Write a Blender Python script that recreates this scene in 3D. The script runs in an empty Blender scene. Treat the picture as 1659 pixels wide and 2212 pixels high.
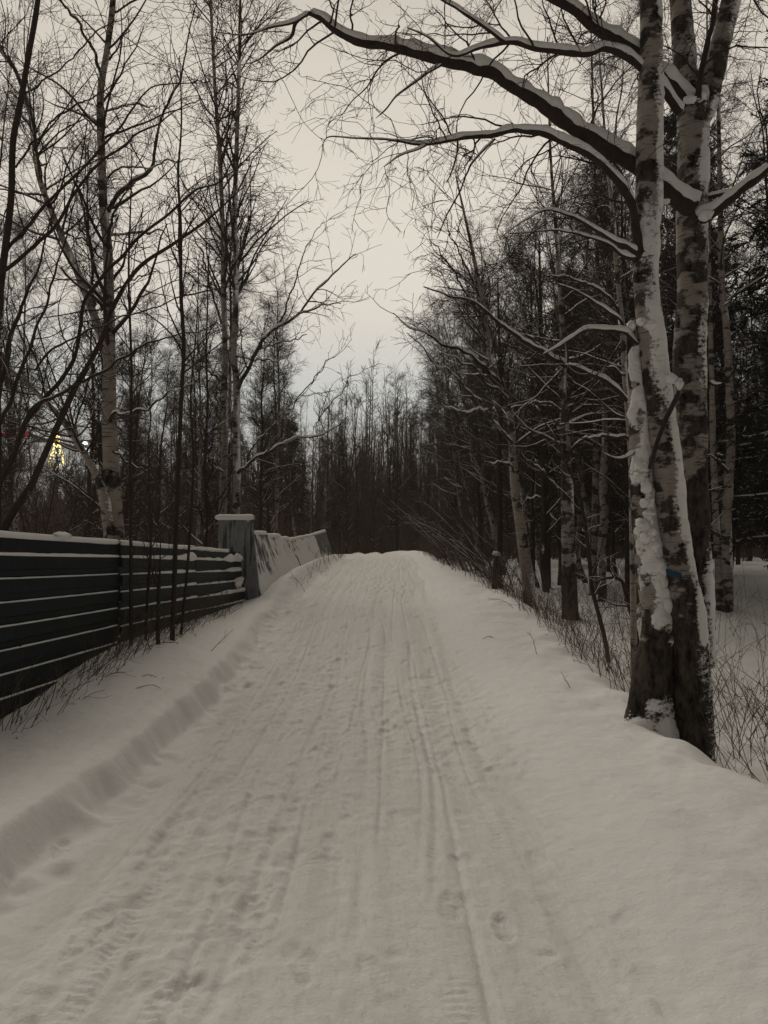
import bpy, math, random
import numpy as np

C = bpy.context.scene.collection
rng = np.random.default_rng(7)
PI = math.pi
F = 1664.0
PITCH = math.radians(2.68)
CAMZ = 1.6
SP, CP = math.sin(PITCH), math.cos(PITCH)


# ------------------------------------------------------------------ helpers
def at(x, y, Y):
    """a point seen in the photograph, at the distance Y along the path"""
    a = (x - 829.5) / F
    b = -(y - 1106.0) / F
    dy = CP - SP * b
    dz = SP + CP * b
    t = Y / dy
    return np.array((t * a, Y, CAMZ + t * dz))


def sstep(a, b, x):
    t = np.clip((x - a) / (b - a), 0, 1)
    return t * t * (3 - 2 * t)


def _hash(i, j, k, s):
    with np.errstate(over='ignore'):
        h = (i.astype(np.uint32) * np.uint32(374761393) + j.astype(np.uint32) * np.uint32(668265263)
             + k.astype(np.uint32) * np.uint32(2147483647 - 1274126177) + np.uint32(s * 977 + 13))
        h = (h ^ (h >> np.uint32(13))) * np.uint32(1274126177)
        h = h ^ (h >> np.uint32(16))
    return (h & np.uint32(0xFFFFFF)).astype(np.float64) / float(0xFFFFFF)


def noise(x, y, z=0.0, s=0):
    """smooth value noise 0..1"""
    x, y, z = np.broadcast_arrays(np.asarray(x, float), np.asarray(y, float), np.asarray(z, float))
    xi, yi, zi = np.floor(x).astype(np.int64), np.floor(y).astype(np.int64), np.floor(z).astype(np.int64)
    fx, fy, fz = x - xi, y - yi, z - zi
    fx, fy, fz = fx * fx * (3 - 2 * fx), fy * fy * (3 - 2 * fy), fz * fz * (3 - 2 * fz)
    r = 0
    for a in (0, 1):
        wa = fx if a else 1 - fx
        for b in (0, 1):
            wb = fy if b else 1 - fy
            for c in (0, 1):
                wc = fz if c else 1 - fz
                r = r + wa * wb * wc * _hash(xi + a, yi + b, zi + c, s)
    return r


def fbm(x, y, z=0.0, s=0, o=4):
    r, a, t = 0, 1.0, 0
    for k in range(o):
        r = r + a * noise(np.asarray(x) * 2 ** k + 17.3 * k, np.asarray(y) * 2 ** k + 5.1 * k, np.asarray(z) * 2 ** k, s + k)
        t += a
        a *= .5
    return r / t


class MB:
    """collects quads of several materials and links them as one mesh object"""

    def __init__(s):
        s.v, s.f, s.m, s.n, s.attr = [], [], [], 0, {}

    def add(s, V, Q, mat=0, **attr):
        V = np.asarray(V, float).reshape(-1, 3)
        Q = np.asarray(Q, np.int64).reshape(-1, 4)
        for k in set(list(attr) + list(s.attr)):
            l = s.attr.setdefault(k, [np.zeros(s.n)] if s.n else [])
            a = attr.get(k)
            l.append(np.zeros(len(V)) if a is None else np.broadcast_to(np.asarray(a, float).reshape(-1), (len(V),)))
        s.v.append(V)
        s.f.append(Q + s.n)
        s.m.append(np.full(len(Q), mat, np.int32))
        s.n += len(V)

    def mesh(s, name, mats, smooth=True):
        V = np.concatenate(s.v)
        Q = np.concatenate(s.f)
        M = np.concatenate(s.m)
        me = bpy.data.meshes.new(name)
        me.vertices.add(len(V))
        me.vertices.foreach_set('co', V.astype(np.float32).ravel())
        me.loops.add(len(Q) * 4)
        me.loops.foreach_set('vertex_index', Q.astype(np.int32).ravel())
        me.polygons.add(len(Q))
        me.polygons.foreach_set('loop_start', (np.arange(len(Q)) * 4).astype(np.int32))
        me.polygons.foreach_set('material_index', M)
        me.polygons.foreach_set('use_smooth', np.full(len(Q), smooth))
        for k, l in s.attr.items():
            a = me.attributes.new(k, 'FLOAT', 'POINT')
            a.data.foreach_set('value', np.concatenate(l).astype(np.float32))
        for m in (mats if isinstance(mats, (list, tuple)) else [mats]):
            me.materials.append(m)
        me.update(calc_edges=True)
        return me

    def build(s, name, mats, parent=None, smooth=True):
        if not s.v:
            return None
        o = bpy.data.objects.new(name, s.mesh(name, mats, smooth))
        C.objects.link(o)
        if parent is not None:
            o.parent = parent
            o.matrix_parent_inverse = parent.matrix_basis.inverted()
        return o


def frames(P):
    T = np.gradient(P, axis=1)
    T /= np.linalg.norm(T, axis=2, keepdims=True) + 1e-9
    mt = T.mean(axis=1)
    ref = np.zeros_like(mt)
    ref[np.arange(len(mt)), np.argmin(np.abs(mt), axis=1)] = 1
    U = np.cross(ref[:, None, :], T)
    U /= np.linalg.norm(U, axis=2, keepdims=True) + 1e-9
    return T, U, np.cross(T, U)


def tubes(P, R, k):
    """P (c,n,3) polylines, R (c,n) radii -> verts, quads"""
    c, n, _ = P.shape
    T, U, W = frames(P)
    a = np.arange(k) * 2 * PI / k
    V = P[:, :, None, :] + R[:, :, None, None] * (np.cos(a)[None, None, :, None] * U[:, :, None, :] + np.sin(a)[None, None, :, None] * W[:, :, None, :])
    i = np.arange(c)[:, None, None] * n * k + np.arange(n - 1)[None, :, None] * k
    j = np.arange(k)[None, None, :]
    j2 = (np.arange(k) + 1) % k
    Q = np.stack(np.broadcast_arrays(i + j, i + j2[None, None, :], i + k + j2[None, None, :], i + k + j), -1)
    return V.reshape(-1, 3), Q.reshape(-1, 4)


def resample(pts, n, ws=None):
    """Catmull-Rom through pts, n points evenly spaced"""
    P = np.asarray(pts, float)
    if len(P) < 2:
        raise ValueError
    E = np.vstack([2 * P[0] - P[1], P, 2 * P[-1] - P[-2]])
    out, wo = [], []
    for i in range(len(P) - 1):
        t = np.linspace(0, 1, 12, endpoint=(i == len(P) - 2))[:, None]
        p0, p1, p2, p3 = E[i], E[i + 1], E[i + 2], E[i + 3]
        out.append(.5 * (2 * p1 + (p2 - p0) * t + (2 * p0 - 5 * p1 + 4 * p2 - p3) * t ** 2 + (3 * p1 - p0 - 3 * p2 + p3) * t ** 3))
        if ws is not None:
            wo.append(ws[i] + (ws[i + 1] - ws[i]) * t[:, 0])
    A = np.vstack(out)
    s = np.r_[0, np.cumsum(np.linalg.norm(np.diff(A, axis=0), axis=1))]
    u = np.linspace(0, s[-1], n)
    R = np.stack([np.interp(u, s, A[:, q]) for q in range(3)], 1)
    if ws is None:
        return R
    return R, np.interp(u, s, np.concatenate(wo))


def unit(v):
    return v / (np.linalg.norm(v, axis=-1, keepdims=True) + 1e-9)


def grow(P, R, cnt, t0, t1, alo, ahi, ln, n, wig, trop, rf, rmin, fall=.5, bias=(0, 0, 0), rcap=1e9, r=None):
    """children of the polylines P: cnt each, between t0 and t1, at angles alo..ahi (deg), about ln metres long"""
    r = r or rng
    m, k, _ = P.shape
    idx = np.repeat(np.arange(m), np.broadcast_to(np.asarray(cnt), (m,)))
    c = len(idx)
    t = t0 + (t1 - t0) * r.random(c)
    q = t * (k - 1)
    i = np.minimum(q.astype(int), k - 2)
    f = (q - i)[:, None]
    A, B = P[idx, i], P[idx, i + 1]
    p = A + (B - A) * f
    pr = R[idx, i] * (1 - f[:, 0]) + R[idx, i + 1] * f[:, 0]
    T = unit(B - A)
    X = unit(np.cross(T, unit(r.normal(size=(c, 3)))))
    an = np.radians(alo + (ahi - alo) * r.random(c))[:, None]
    d = unit(np.cos(an) * T + np.sin(an) * X + np.asarray(bias))
    L = ln * (1 - fall * t) * (.55 + .75 * r.random(c))
    st = (L / (n - 1))[:, None]
    out = [p]
    for s in range(1, n):
        d = unit(d + wig * r.normal(size=(c, 3)) + np.array((0, 0, trop)))
        out.append(out[-1] + d * st)
    Pn = np.stack(out, 1)
    r0 = np.clip(np.minimum(pr * rf, rcap), rmin, None)
    s = np.linspace(0, 1, n)[None, :]
    Rn = r0[:, None] * (1 - .85 * s) + rmin * .5 * s
    return Pn, np.maximum(Rn, rmin * .55)


WIND = np.array((.45, -.55, 0))


def snow_on(mb, P, R, k, mat=0, amount=1.0, rough=.35, r=None, gap=.0, side=.30):
    """a ridge of settled snow along the upper, windward side of polylines"""
    r = r or rng
    T, _, _ = frames(P)
    up = np.array((0, 0, 1.0)) + side * WIND
    N = up - T * (T @ up)[..., None]
    N = unit(N)
    hor = np.sqrt(np.clip(1 - T[..., 2] ** 2, 0, 1))
    wob = r.random(R.shape) * 2 - 1
    for _ in range(3):
        wob = (np.roll(wob, 1, 1) + 2 * wob + np.roll(wob, -1, 1)) / 3.2
    wob = 1 + rough * wob
    h = np.clip((hor - .35) / .5, 0, 1) * wob * amount * np.clip(.45 + R / .022, .45, 1)
    if gap:
        h = h * (r.random(R.shape[0])[:, None] > gap)
    rs = (.74 * R + np.minimum(.009, .25 * R + .0012)) * h
    rs[:, 0] *= .4
    rs[:, -1] *= .2
    Ctr = P + N * (R * .50 + rs * .38)[..., None]
    keep = rs.max(axis=1) > .0015
    if keep.any():
        V, Q = tubes(Ctr[keep], np.maximum(rs[keep], 1e-4), k)
        mb.add(V, Q, mat)


# ------------------------------------------------------------------ materials
def nodes(name):
    m = bpy.data.materials.new(name)
    m.use_nodes = True
    nt = m.node_tree
    b = nt.nodes['Principled BSDF']
    b.inputs['Roughness'].default_value = .9
    b.inputs['Specular IOR Level'].default_value = .15
    return m, nt, b


def N(nt, t, **kw):
    n = nt.nodes.new(t)
    for k, v in kw.items():
        if k.startswith('i_'):
            n.inputs[k[2:].replace('_', ' ')].default_value = v
        else:
            setattr(n, k, v)
    return n


def ramp(nt, src, stops, interp='LINEAR'):
    n = nt.nodes.new('ShaderNodeValToRGB')
    n.color_ramp.interpolation = interp
    e = n.color_ramp.elements
    while len(e) < len(stops):
        e.new(.5)
    for q, (p, c) in zip(e, stops):
        q.position = p
        q.color = (c, c, c, 1) if isinstance(c, (int, float)) else (*c, 1)
    nt.links.new(src, n.inputs[0])
    return n.outputs[0]


def mixc(nt, fac, a, b, mode='MIX'):
    n = nt.nodes.new('ShaderNodeMix')
    n.data_type = 'RGBA'
    n.blend_type = mode
    for s, k in ((fac, 0), (a, 6), (b, 7)):
        if isinstance(s, (int, float)):
            n.inputs[k].default_value = s
        elif isinstance(s, tuple):
            n.inputs[k].default_value = (*s, 1)
        else:
            nt.links.new(s, n.inputs[k])
    return n.outputs[2]


def noi(nt, scale, detail=4, rough=.6, mp=(1, 1, 1), coord='Object'):
    tc = nt.nodes.new('ShaderNodeTexCoord')
    mpn = nt.nodes.new('ShaderNodeMapping')
    mpn.inputs['Scale'].default_value = mp
    nt.links.new(tc.outputs[coord], mpn.inputs[0])
    n = nt.nodes.new('ShaderNodeTexNoise')
    n.inputs['Scale'].default_value = scale
    n.inputs['Detail'].default_value = detail
    n.inputs['Roughness'].default_value = rough
    nt.links.new(mpn.outputs[0], n.inputs['Vector'])
    return n.outputs['Fac']


def attr(nt, name):
    n = nt.nodes.new('ShaderNodeAttribute')
    n.attribute_name = name
    return n.outputs['Fac']


def math_(nt, op, a, b=None, c=None):
    n = nt.nodes.new('ShaderNodeMath')
    n.operation = op
    for k, s in enumerate((a, b, c)):
        if s is None:
            continue
        if isinstance(s, (int, float)):
            n.inputs[k].default_value = s
        else:
            nt.links.new(s, n.inputs[k])
    return n.outputs[0]


def bump(nt, b, h, strength, dist):
    n = nt.nodes.new('ShaderNodeBump')
    n.inputs['Strength'].default_value = strength
    n.inputs['Distance'].default_value = dist
    nt.links.new(h, n.inputs['Height'])
    nt.links.new(n.outputs[0], b.inputs['Normal'])


SNOWC = (.80, .79, .775)


def mat_snow(name='snow', packed=False):
    m, nt, b = nodes(name)
    n1 = noi(nt, 3.0, 5)
    n2 = noi(nt, 60, 4, .7)
    col = ramp(nt, n1, [(.3, (SNOWC[0] * .96, SNOWC[1] * .96, SNOWC[2] * .96)), (.7, SNOWC)])
    if packed:   # trodden snow on the path holds a little grit and is greyer
        p = attr(nt, 'packed')
        g = ramp(nt, noi(nt, 22, 6, .75, (1.6, .5, 1)), [(.50, 0.0), (.72, 1.0)])
        col = mixc(nt, math_(nt, 'MULTIPLY', p, g), col, (.55, .53, .50))
        st = ramp(nt, noi(nt, 1.0, 5, .65, (7, .45, 1)), [(.46, 0.0), (.66, 1.0)])
        col = mixc(nt, math_(nt, 'MULTIPLY', p, math_(nt, 'MULTIPLY', st, .6)), col, (.58, .56, .53))
        col = mixc(nt, math_(nt, 'MULTIPLY', p, .4), col, (.68, .66, .63))
    nt.links.new(col, b.inputs['Base Color'])
    b.inputs['Roughness'].default_value = .8
    s = math_(nt, 'ADD', math_(nt, 'MULTIPLY', n2, .5), noi(nt, 14, 5, .6))
    bump(nt, b, s, .55, .02)
    return m


def mat_birch(name, white=(.40, .365, .325), patch=.55, ds=1.0):
    m, nt, b = nodes(name)
    dash = noi(nt, ds, 3, .6, (9, 9, 95))
    dash2 = noi(nt, ds, 2, .5, (4, 4, 45))
    d = math_(nt, 'MAXIMUM', ramp(nt, dash, [(.60, 0.0), (.66, 1.0)]), ramp(nt, dash2, [(.66, 0.0), (.70, 1.0)]))
    tone = mixc(nt, noi(nt, 6, 4, .6, (1, 1, 2.2)), (white[0] * .50, white[1] * .46, white[2] * .43), (white[0] * 1.25, white[1] * 1.25, white[2] * 1.25))
    col = mixc(nt, math_(nt, 'MULTIPLY', d, .85), tone, (.035, .028, .024))
    # black rough patches, and the rough dark bark that old birches carry at the foot
    pn = noi(nt, 3.2, 6, .62, (1, 1, 1.7))
    dk = math_(nt, 'ADD', pn, math_(nt, 'MULTIPLY', attr(nt, 'dark'), .45))
    pm = ramp(nt, dk, [(patch, 0.0), (patch + .05, 1.0)])
    rough = mixc(nt, ramp(nt, noi(nt, 14, 7, .75, (1, 1, .45)), [(.38, 0.0), (.66, 1.0)]), (.008, .0065, .006), (.105, .085, .07))
    col = mixc(nt, pm, col, rough)
    sn = math_(nt, 'ADD', attr(nt, 'snow'), math_(nt, 'MULTIPLY', math_(nt, 'SUBTRACT', noi(nt, 34, 5, .7), .5), .9))
    sn = math_(nt, 'ADD', sn, math_(nt, 'MULTIPLY', math_(nt, 'SUBTRACT', noi(nt, 1.0, 5, .7, (14, 14, 42)), .5), .9))
    sm = ramp(nt, sn, [(.44, 0.0), (.62, 1.0)])
    col = mixc(nt, sm, col, SNOWC)
    nt.links.new(col, b.inputs['Base Color'])
    hb = math_(nt, 'ADD', math_(nt, 'MULTIPLY', noi(nt, 30, 6, .7, (1, 1, .6)), math_(nt, 'ADD', math_(nt, 'MULTIPLY', pm, .9), .25)), math_(nt, 'MULTIPLY', sm, .5))
    bump(nt, b, hb, .8, .02)
    return m


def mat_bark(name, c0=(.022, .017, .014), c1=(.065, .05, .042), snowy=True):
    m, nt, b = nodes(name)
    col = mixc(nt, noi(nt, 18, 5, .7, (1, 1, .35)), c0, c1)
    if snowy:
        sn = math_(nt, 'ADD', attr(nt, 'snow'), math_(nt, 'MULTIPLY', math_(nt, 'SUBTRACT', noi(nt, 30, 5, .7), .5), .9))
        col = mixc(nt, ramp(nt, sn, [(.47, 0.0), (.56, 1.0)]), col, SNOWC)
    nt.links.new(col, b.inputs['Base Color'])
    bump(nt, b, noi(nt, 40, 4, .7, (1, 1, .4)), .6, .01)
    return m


def mat_flat(name, c, rough=.9, em=None, es=0):
    m, nt, b = nodes(name)
    n = noi(nt, 7, 5, .65)
    col = mixc(nt, n, tuple(v * .75 for v in c), tuple(min(1, v * 1.2) for v in c))
    nt.links.new(col, b.inputs['Base Color'])
    b.inputs['Roughness'].default_value = rough
    if em:
        b.inputs['Emission Color'].default_value = (*em, 1)
        b.inputs['Emission Strength'].default_value = es
    return m


M_SNOW = mat_snow('snow')
M_GROUND = mat_snow('snow_ground', True)
M_BIRCH = mat_birch('birch_bark', (.315, .293, .268), .478)
M_BIRCH2 = mat_birch('birch_bark_thin', (.33, .30, .27), .53, .45)
M_BARK = mat_bark('dark_bark')
M_TWIG = mat_bark('twig_bark', (.030, .021, .017), (.065, .047, .038), False)
M_FAR = mat_bark('far_twigs_hazed', (.085, .060, .049), (.14, .102, .084), False)  # reddish young twigs, lightened further so the haze fade sits in the colour
M_STALK = mat_bark('stalk', (.06, .045, .034), (.17, .13, .095), False)
M_NEEDLE = mat_flat('needles', (.016, .024, .018))
M_PAINT = mat_flat('blue_paint', (.02, .065, .115))


# ------------------------------------------------------------------ terrain
def h0(y):
    return np.interp(y, [-60, 7, 8, 9, 11, 13.5, 18, 22, 26, 30, 34, 60, 400], [0, 0, .02, .08, .28, .55, .85, 1.05, 1.2, 1.32, 1.33, 1.1, 1.0])


def cx(y):
    return np.interp(y, [-60, 9, 14, 20, 27, 32, 38, 46, 60, 80], [-.33, -.33, -.38, -.28, -.05, -.5, -2.6, -7.5, -22, -45])


def zf(y):
    return np.interp(y, [-60, 4, 6.5, 7.2, 8.15, 9.06, 12.6, 14.5, 18, 22, 26, 34, 60], [0, 0, .13, .25, .42, .50, .53, .58, .85, 1.0, 1.12, 1.3, 1.1])


def fx(y):      # the line of the fence
    return -3.616 + .05625 * y


_fp = np.random.default_rng(3)
FOOT = []
for _ in range(70):
    yy = 2.2 * math.exp(_fp.random() * 2.2)
    FOOT.append((_fp.normal() * .48 - .05, yy, _fp.normal() * .22 + (PI if _fp.random() < .4 else 0), .004 + .009 * _fp.random(), .75 + .3 * _fp.random()))
for q in range(14):   # one line of prints that can be followed up the path
    FOOT.append((-.1 + .13 * (1 if q % 2 else -1), 2.4 + q * .62, .05 * _fp.normal(), .010, .9))
DENT = [(_fp.random(), _fp.random(), _fp.random()) for _ in range(120)]


def ground(x, y, fine=True):
    x = np.asarray(x, float)
    y = np.asarray(y, float)
    base = h0(y)
    u = x - cx(y)
    big = fbm(x * .45, y * .45, 3.3, 11, 3) - .5
    mid = fbm(x * 1.7, y * 1.7, 1.7, 21, 3) - .5
    # left bank with its broken edge
    hw = 1.40 + .20 * (fbm(y * .9, 2.0, 0, 5, 3) - .5) + .13 * (fbm(y * 2.3, x * 2.3, 0, 6, 2) - .5)
    near = 1 - sstep(7, 12, y)
    e = sstep(0, .30 - .15 * near, -u - hw)
    bankh = (.13 + .075 * near + .05 * (noise(y * .9, 3.1, 0, 9) - .5)) * e * (1 - .6 * sstep(20, 30, y))
    bankh = bankh - .035 * np.exp(-((-u - hw + .10) / .10) ** 2) * (y > 0) + .03 * near * np.exp(-((-u - hw - .26) / .10) ** 2) * fbm(y * 1.6, 1.0, 0, 12, 3)
    left = sstep(0, 1, (-u - hw - .1) / np.maximum(cx(y) - hw - .1 - fx(np.minimum(y, 30)), .4))
    zl = (zf(y) - base) * left
    z = base + bankh * (1 - left) + np.where(left > 0, zl, 0) + .06 * big * e
    z = z + .03 * mid * e
    beyond = sstep(.15, 1.5, fx(y) - x)
    z = z - .18 * beyond + .25 * big * beyond
    # right shoulder, its soft lip and the lower forest floor
    xl = np.interp(y, [0, 4, 5.5, 6.6, 8.7, 13.9, 22, 30, 60], [2.6, 2.5, 2.26, 2.06, 2.34, 2.2, 1.58, 1.45, 1.7]) + np.where(y > 34, cx(y), 0) + .5 * (fbm(y * .7, 9.2, 0, 31, 3) - .5)
    sh = sstep(.95, 1.9, u) * .11 + sstep(1.0, 1.35, u) * .035
    drop = sstep(-.05, .85, x - xl)
    z = z + sh * (1 - drop) - (.23 + .15 * np.exp(-((x - 2.85) / .6) ** 2 - ((y - 6.0) / .9) ** 2)) * drop + drop * .22 * big + .05 * big * sstep(1, 1.6, u)
    z = z + (.10 + .06 * drop) * mid * sstep(1.3, 2.2, u) + .06 * (noise(x * 3.1, y * 3.1, 0, 77) - .5) * sstep(1.9, 2.4, u)
    # snow drifted against the concrete slabs
    z = z + .16 * np.exp(-((x - (fx(y) + .55)) / .35) ** 2) * sstep(14.6, 16, y) * (1 - sstep(25, 27, y))
    if not fine:
        return z
    on = sstep(1.55, 1.2, np.abs(u)) * (y > 0)
    # wheel and ski ruts
    for u0, w, d, ph in ((-1.12, .10, .022, 0), (-1.02, .016, .012, 10), (-.74, .015, .011, 11), (-.47, .018, .012, 12), (-.19, .014, .011, 13), (.07, .016, .010, 14), (.31, .014, .011, 15), (.54, .016, .012, 16), (.74, .016, .013, 17), (.97, .018, .013, 18), (-.92, .03, .012, 1), (-.62, .07, .014, 2), (-.30, .025, .010, 3), (-.08, .05, .012, 4), (.20, .03, .013, 5), (.42, .09, .016, 6), (.63, .025, .014, 7), (.86, .10, .020, 8), (1.16, .06, .020, 9)):
        uu = u - u0 - .10 * (noise(y * .35, ph * 3.3, 0, 40) - .5) * 2 - .012 * (noise(y * 1.6, ph * 5.1, 0, 41) - .5)
        k = np.exp(-(uu / w) ** 2)
        fade = sstep(.25, .60, fbm(y * .6, ph * 7.7, 0, 42, 3)) * (1 - .55 * sstep(7, 16, y))
        z = z - d * 1.4 * k * fade * on
        z = z + .30 * d * np.exp(-((np.abs(uu) - w * 1.9) / (w * .6)) ** 2) * fade * on
    # tyre treads: short cross bars
    for u0, w, ph in ((.52, .05, 1), (1.0, .045, 2), (-.5, .045, 3), (-.02, .05, 4), (-.78, .05, 5)):
        uu = u - u0 - .10 * (noise(y * .35, ph * 3.3, 0, 40) - .5) * 2
        k = sstep(w, w * .6, np.abs(uu))
        fade = sstep(.45, .6, noise(y * .9, ph * 9.7, 0, 43)) * sstep(9, 6, y)
        z = z - .006 * k * fade * (np.sin(y * 2 * PI / .048 + uu * 20) > .1) * on
    # trodden crumbs
    cr = fbm(x * 13, y * 9, 0, 55, 4)
    amt = sstep(.45, .7, noise(x * 1.1, y * .5, 0, 56)) * on
    z = z + .034 * (cr - .5) * (.4 + amt)
    z = z - .018 * sstep(.62, .78, fbm(x * 5, y * 3.2, 4, 57, 3)) * on
    # foot prints
    for fu, fy, fa, dp, sc in FOOT:
        m = (np.abs(y - fy) < .3) & (np.abs(u - fu) < .3)
        if not m.any():
            continue
        dx, dy = (u - fu)[m], (y - fy)[m]
        ca, sa = math.cos(fa), math.sin(fa)
        a, b = (dx * ca + dy * sa) / (.052 * sc), (-dx * sa + dy * ca) / (.145 * sc)
        rr = np.sqrt(a * a + b * b + .35 * a * a * (b < -.1))
        heel = 1 - .6 * np.exp(-((b + .25) / .12) ** 2)
        tread = 1 - .35 * (np.sin(b * 24) > .3)
        z[m] += -dp * 1.35 * sstep(1.06, .86, rr) * heel * tread + dp * .5 * np.exp(-((rr - 1.25) / .18) ** 2)
    # knocked-in lumps along the left bank
    for a, b, c in DENT:
        dy0 = 2.3 + 13 * a ** 1.3
        m = (np.abs(y - dy0) < .25) & (np.abs(x - cx(y)) < 2.4)
        if not m.any():
            continue
        du = -(1.36 + .32 * (b - .45))
        rr = np.sqrt(((u[m] - du) / (.035 + .05 * c)) ** 2 + ((y[m] - dy0) / (.045 + .06 * c)) ** 2)
        z[m] += (-.022 if c < .55 else .028) * np.exp(-rr ** 2)
    z = z + .006 * (fbm(x * 14, y * 14, 0, 66, 2) - .5)
    return z


def gz(x, y):
    return float(ground(np.array([x]), np.array([y]), False)[0])


def build_ground():
    ys = [2.0]
    while ys[-1] < 34:
        ys.append(ys[-1] + max(.0105, .0036 * ys[-1]))
    while ys[-1] < 420:
        ys.append(ys[-1] * 1.06)
    back = -np.geomspace(.4, 120, 22)[::-1] + 2.0
    ys = np.concatenate([back, np.linspace(1.65, 1.98, 6), ys])
    xin = np.arange(-3.6, 3.6, .015)
    xr = 3.6 + np.cumsum(np.geomspace(.018, 22, 86))
    xs = np.concatenate([-xr[::-1], xin, xr])
    X, Y = np.meshgrid(xs, ys)
    Z = ground(X, Y)
    U = np.abs(X - cx(Y))
    pk = sstep(1.45, 1.0, U) * (Y > -5)
    n, m = X.shape
    i = np.arange(n - 1)[:, None] * m + np.arange(m - 1)[None, :]
    Q = np.stack([i, i + 1, i + m + 1, i + m], -1)
    mb = MB()
    mb.add(np.stack([X, Y, Z], -1), Q, 0, packed=pk.ravel())
    o = mb.build('snow_ground', M_GROUND)
    o['kind'] = 'structure'
    return o


build_ground()


# ------------------------------------------------------------------ things
def thing(name, label, cat, loc, group=None):
    o = bpy.data.objects.new(name, None)
    o.empty_display_size = .2
    C.objects.link(o)
    o.location = tuple(float(v) for v in loc)
    o['label'] = label
    o['category'] = cat
    if group:
        o['group'] = group
    return o


def tag(o, label, cat, group=None):
    o['label'] = label
    o['category'] = cat
    if group:
        o['group'] = group
    return o


def trace(pts, Y0, Y1=None, n=None, step=.06, wscale=1.0):
    """(x, y, width) seen in the photograph -> points and radii at the distance Y0..Y1"""
    Y1 = Y0 if Y1 is None else Y1
    q = np.linspace(0, 1, len(pts))
    P = np.array([at(p[0], p[1], Y0 + (Y1 - Y0) * f) for p, f in zip(pts, q)])
    W = np.array([p[2] * .5 / F * (Y0 + (Y1 - Y0) * f) for p, f in zip(pts, q)]) * wscale
    L = np.linalg.norm(np.diff(P, axis=0), axis=1).sum()
    n = n or max(6, int(L / step))
    return resample(P, n, W)


def to_ground(P, R, flare=1.25):
    """carry the foot of a stem down into the snow"""
    p = P[0].copy()
    z = gz(p[0], p[1]) - .15
    if z < p[2] - .02:
        k = max(2, int((p[2] - z) / .06))
        d = unit(P[0] - P[min(4, len(P) - 1)])
        ext = np.array([[p[0] + (0 if d[2] > -.3 else d[0] / d[2] * -(p[2] - zz)) * -1 * .0 + d[0] * (p[2] - zz) * .6, p[1], zz] for zz in np.linspace(z, p[2], k, endpoint=False)])
        P = np.vstack([ext, P])
        R = np.concatenate([np.linspace(R[0] * flare, R[0], k), R])
    return P, R


def stem_mesh(mb, P, R, k=20, snow=.0, snowdir=(.9, -.35), rough=.05, darkbase=.0, dark=0.0, seed=1, bulge=.0, mat=0, zdark=None, extra=None):
    """a detailed trunk: knobbly, with driven snow on one side (attribute snow) and rough dark bark (attribute dark)"""
    V, Q = tubes(P[None], R[None], k)
    n = len(P)
    V = V.reshape(n, k, 3)
    D = unit(V - P[:, None, :])
    Rr = np.broadcast_to(R[:, None], (n, k))
    nz = fbm(V[..., 0] * 5 + seed, V[..., 1] * 5, V[..., 2] * 2.4, seed, 4) - .5
    nf = fbm(V[..., 0] * 18, V[..., 1] * 18, V[..., 2] * 10, seed + 9, 3) - .5
    zz = V[..., 2] - P[0, 2]
    dk = np.full((n, k), dark)
    if darkbase:
        dk = dk + sstep(darkbase, darkbase * .5, zz + .55 * (fbm(V[..., 0] * 2, V[..., 1] * 2, V[..., 2] * 2, seed + 4, 3) - .5))
    sd = unit(np.array((snowdir[0], snowdir[1], .15)))
    face = D @ sd
    sa = np.clip(face, -1, 1) * .55 + (fbm(V[..., 0] * 3.1, V[..., 1] * 3.1, V[..., 2] * 1.5, seed + 30, 4) - .5) * 2.1 + snow
    if extra is not None:
        sa = np.maximum(sa, extra(V, D, zz))
    sa = sa - 1.0 * np.clip(dk, 0, 1) * (0 if extra is not None else 1)
    sm = sstep(.35, .8, sa)
    fur = fbm(V[..., 0] * 16 + seed, V[..., 1] * 16, V[..., 2] * 3.5, seed + 40, 4) - .5
    V = V + D * (Rr * (.34 * np.clip(dk, 0, 1) * fur + rough * 2.2 * nz + rough * (1 + 2.0 * np.clip(dk, 0, 1)) * nf) + bulge * sm * (.15 + 1.5 * fbm(V[..., 0] * 13, V[..., 1] * 13, V[..., 2] * 13, seed + 70, 4)))[..., None]
    mb.add(V, Q, mat, snow=np.clip(sa, 0, 1).ravel(), dark=np.clip(dk, 0, 1.2).ravel())


def stack(polys, n):
    """list of (P,R) -> arrays resampled to n points"""
    P = np.stack([resample(p, n) for p, r in polys])
    R = np.stack([np.interp(np.linspace(0, 1, n), np.linspace(0, 1, len(r)), r) for p, r in polys])
    return P, R


def add_tubes(mb, P, R, k, mat=0):
    V, Q = tubes(P, R, k)
    mb.add(V, Q, mat)


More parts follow.
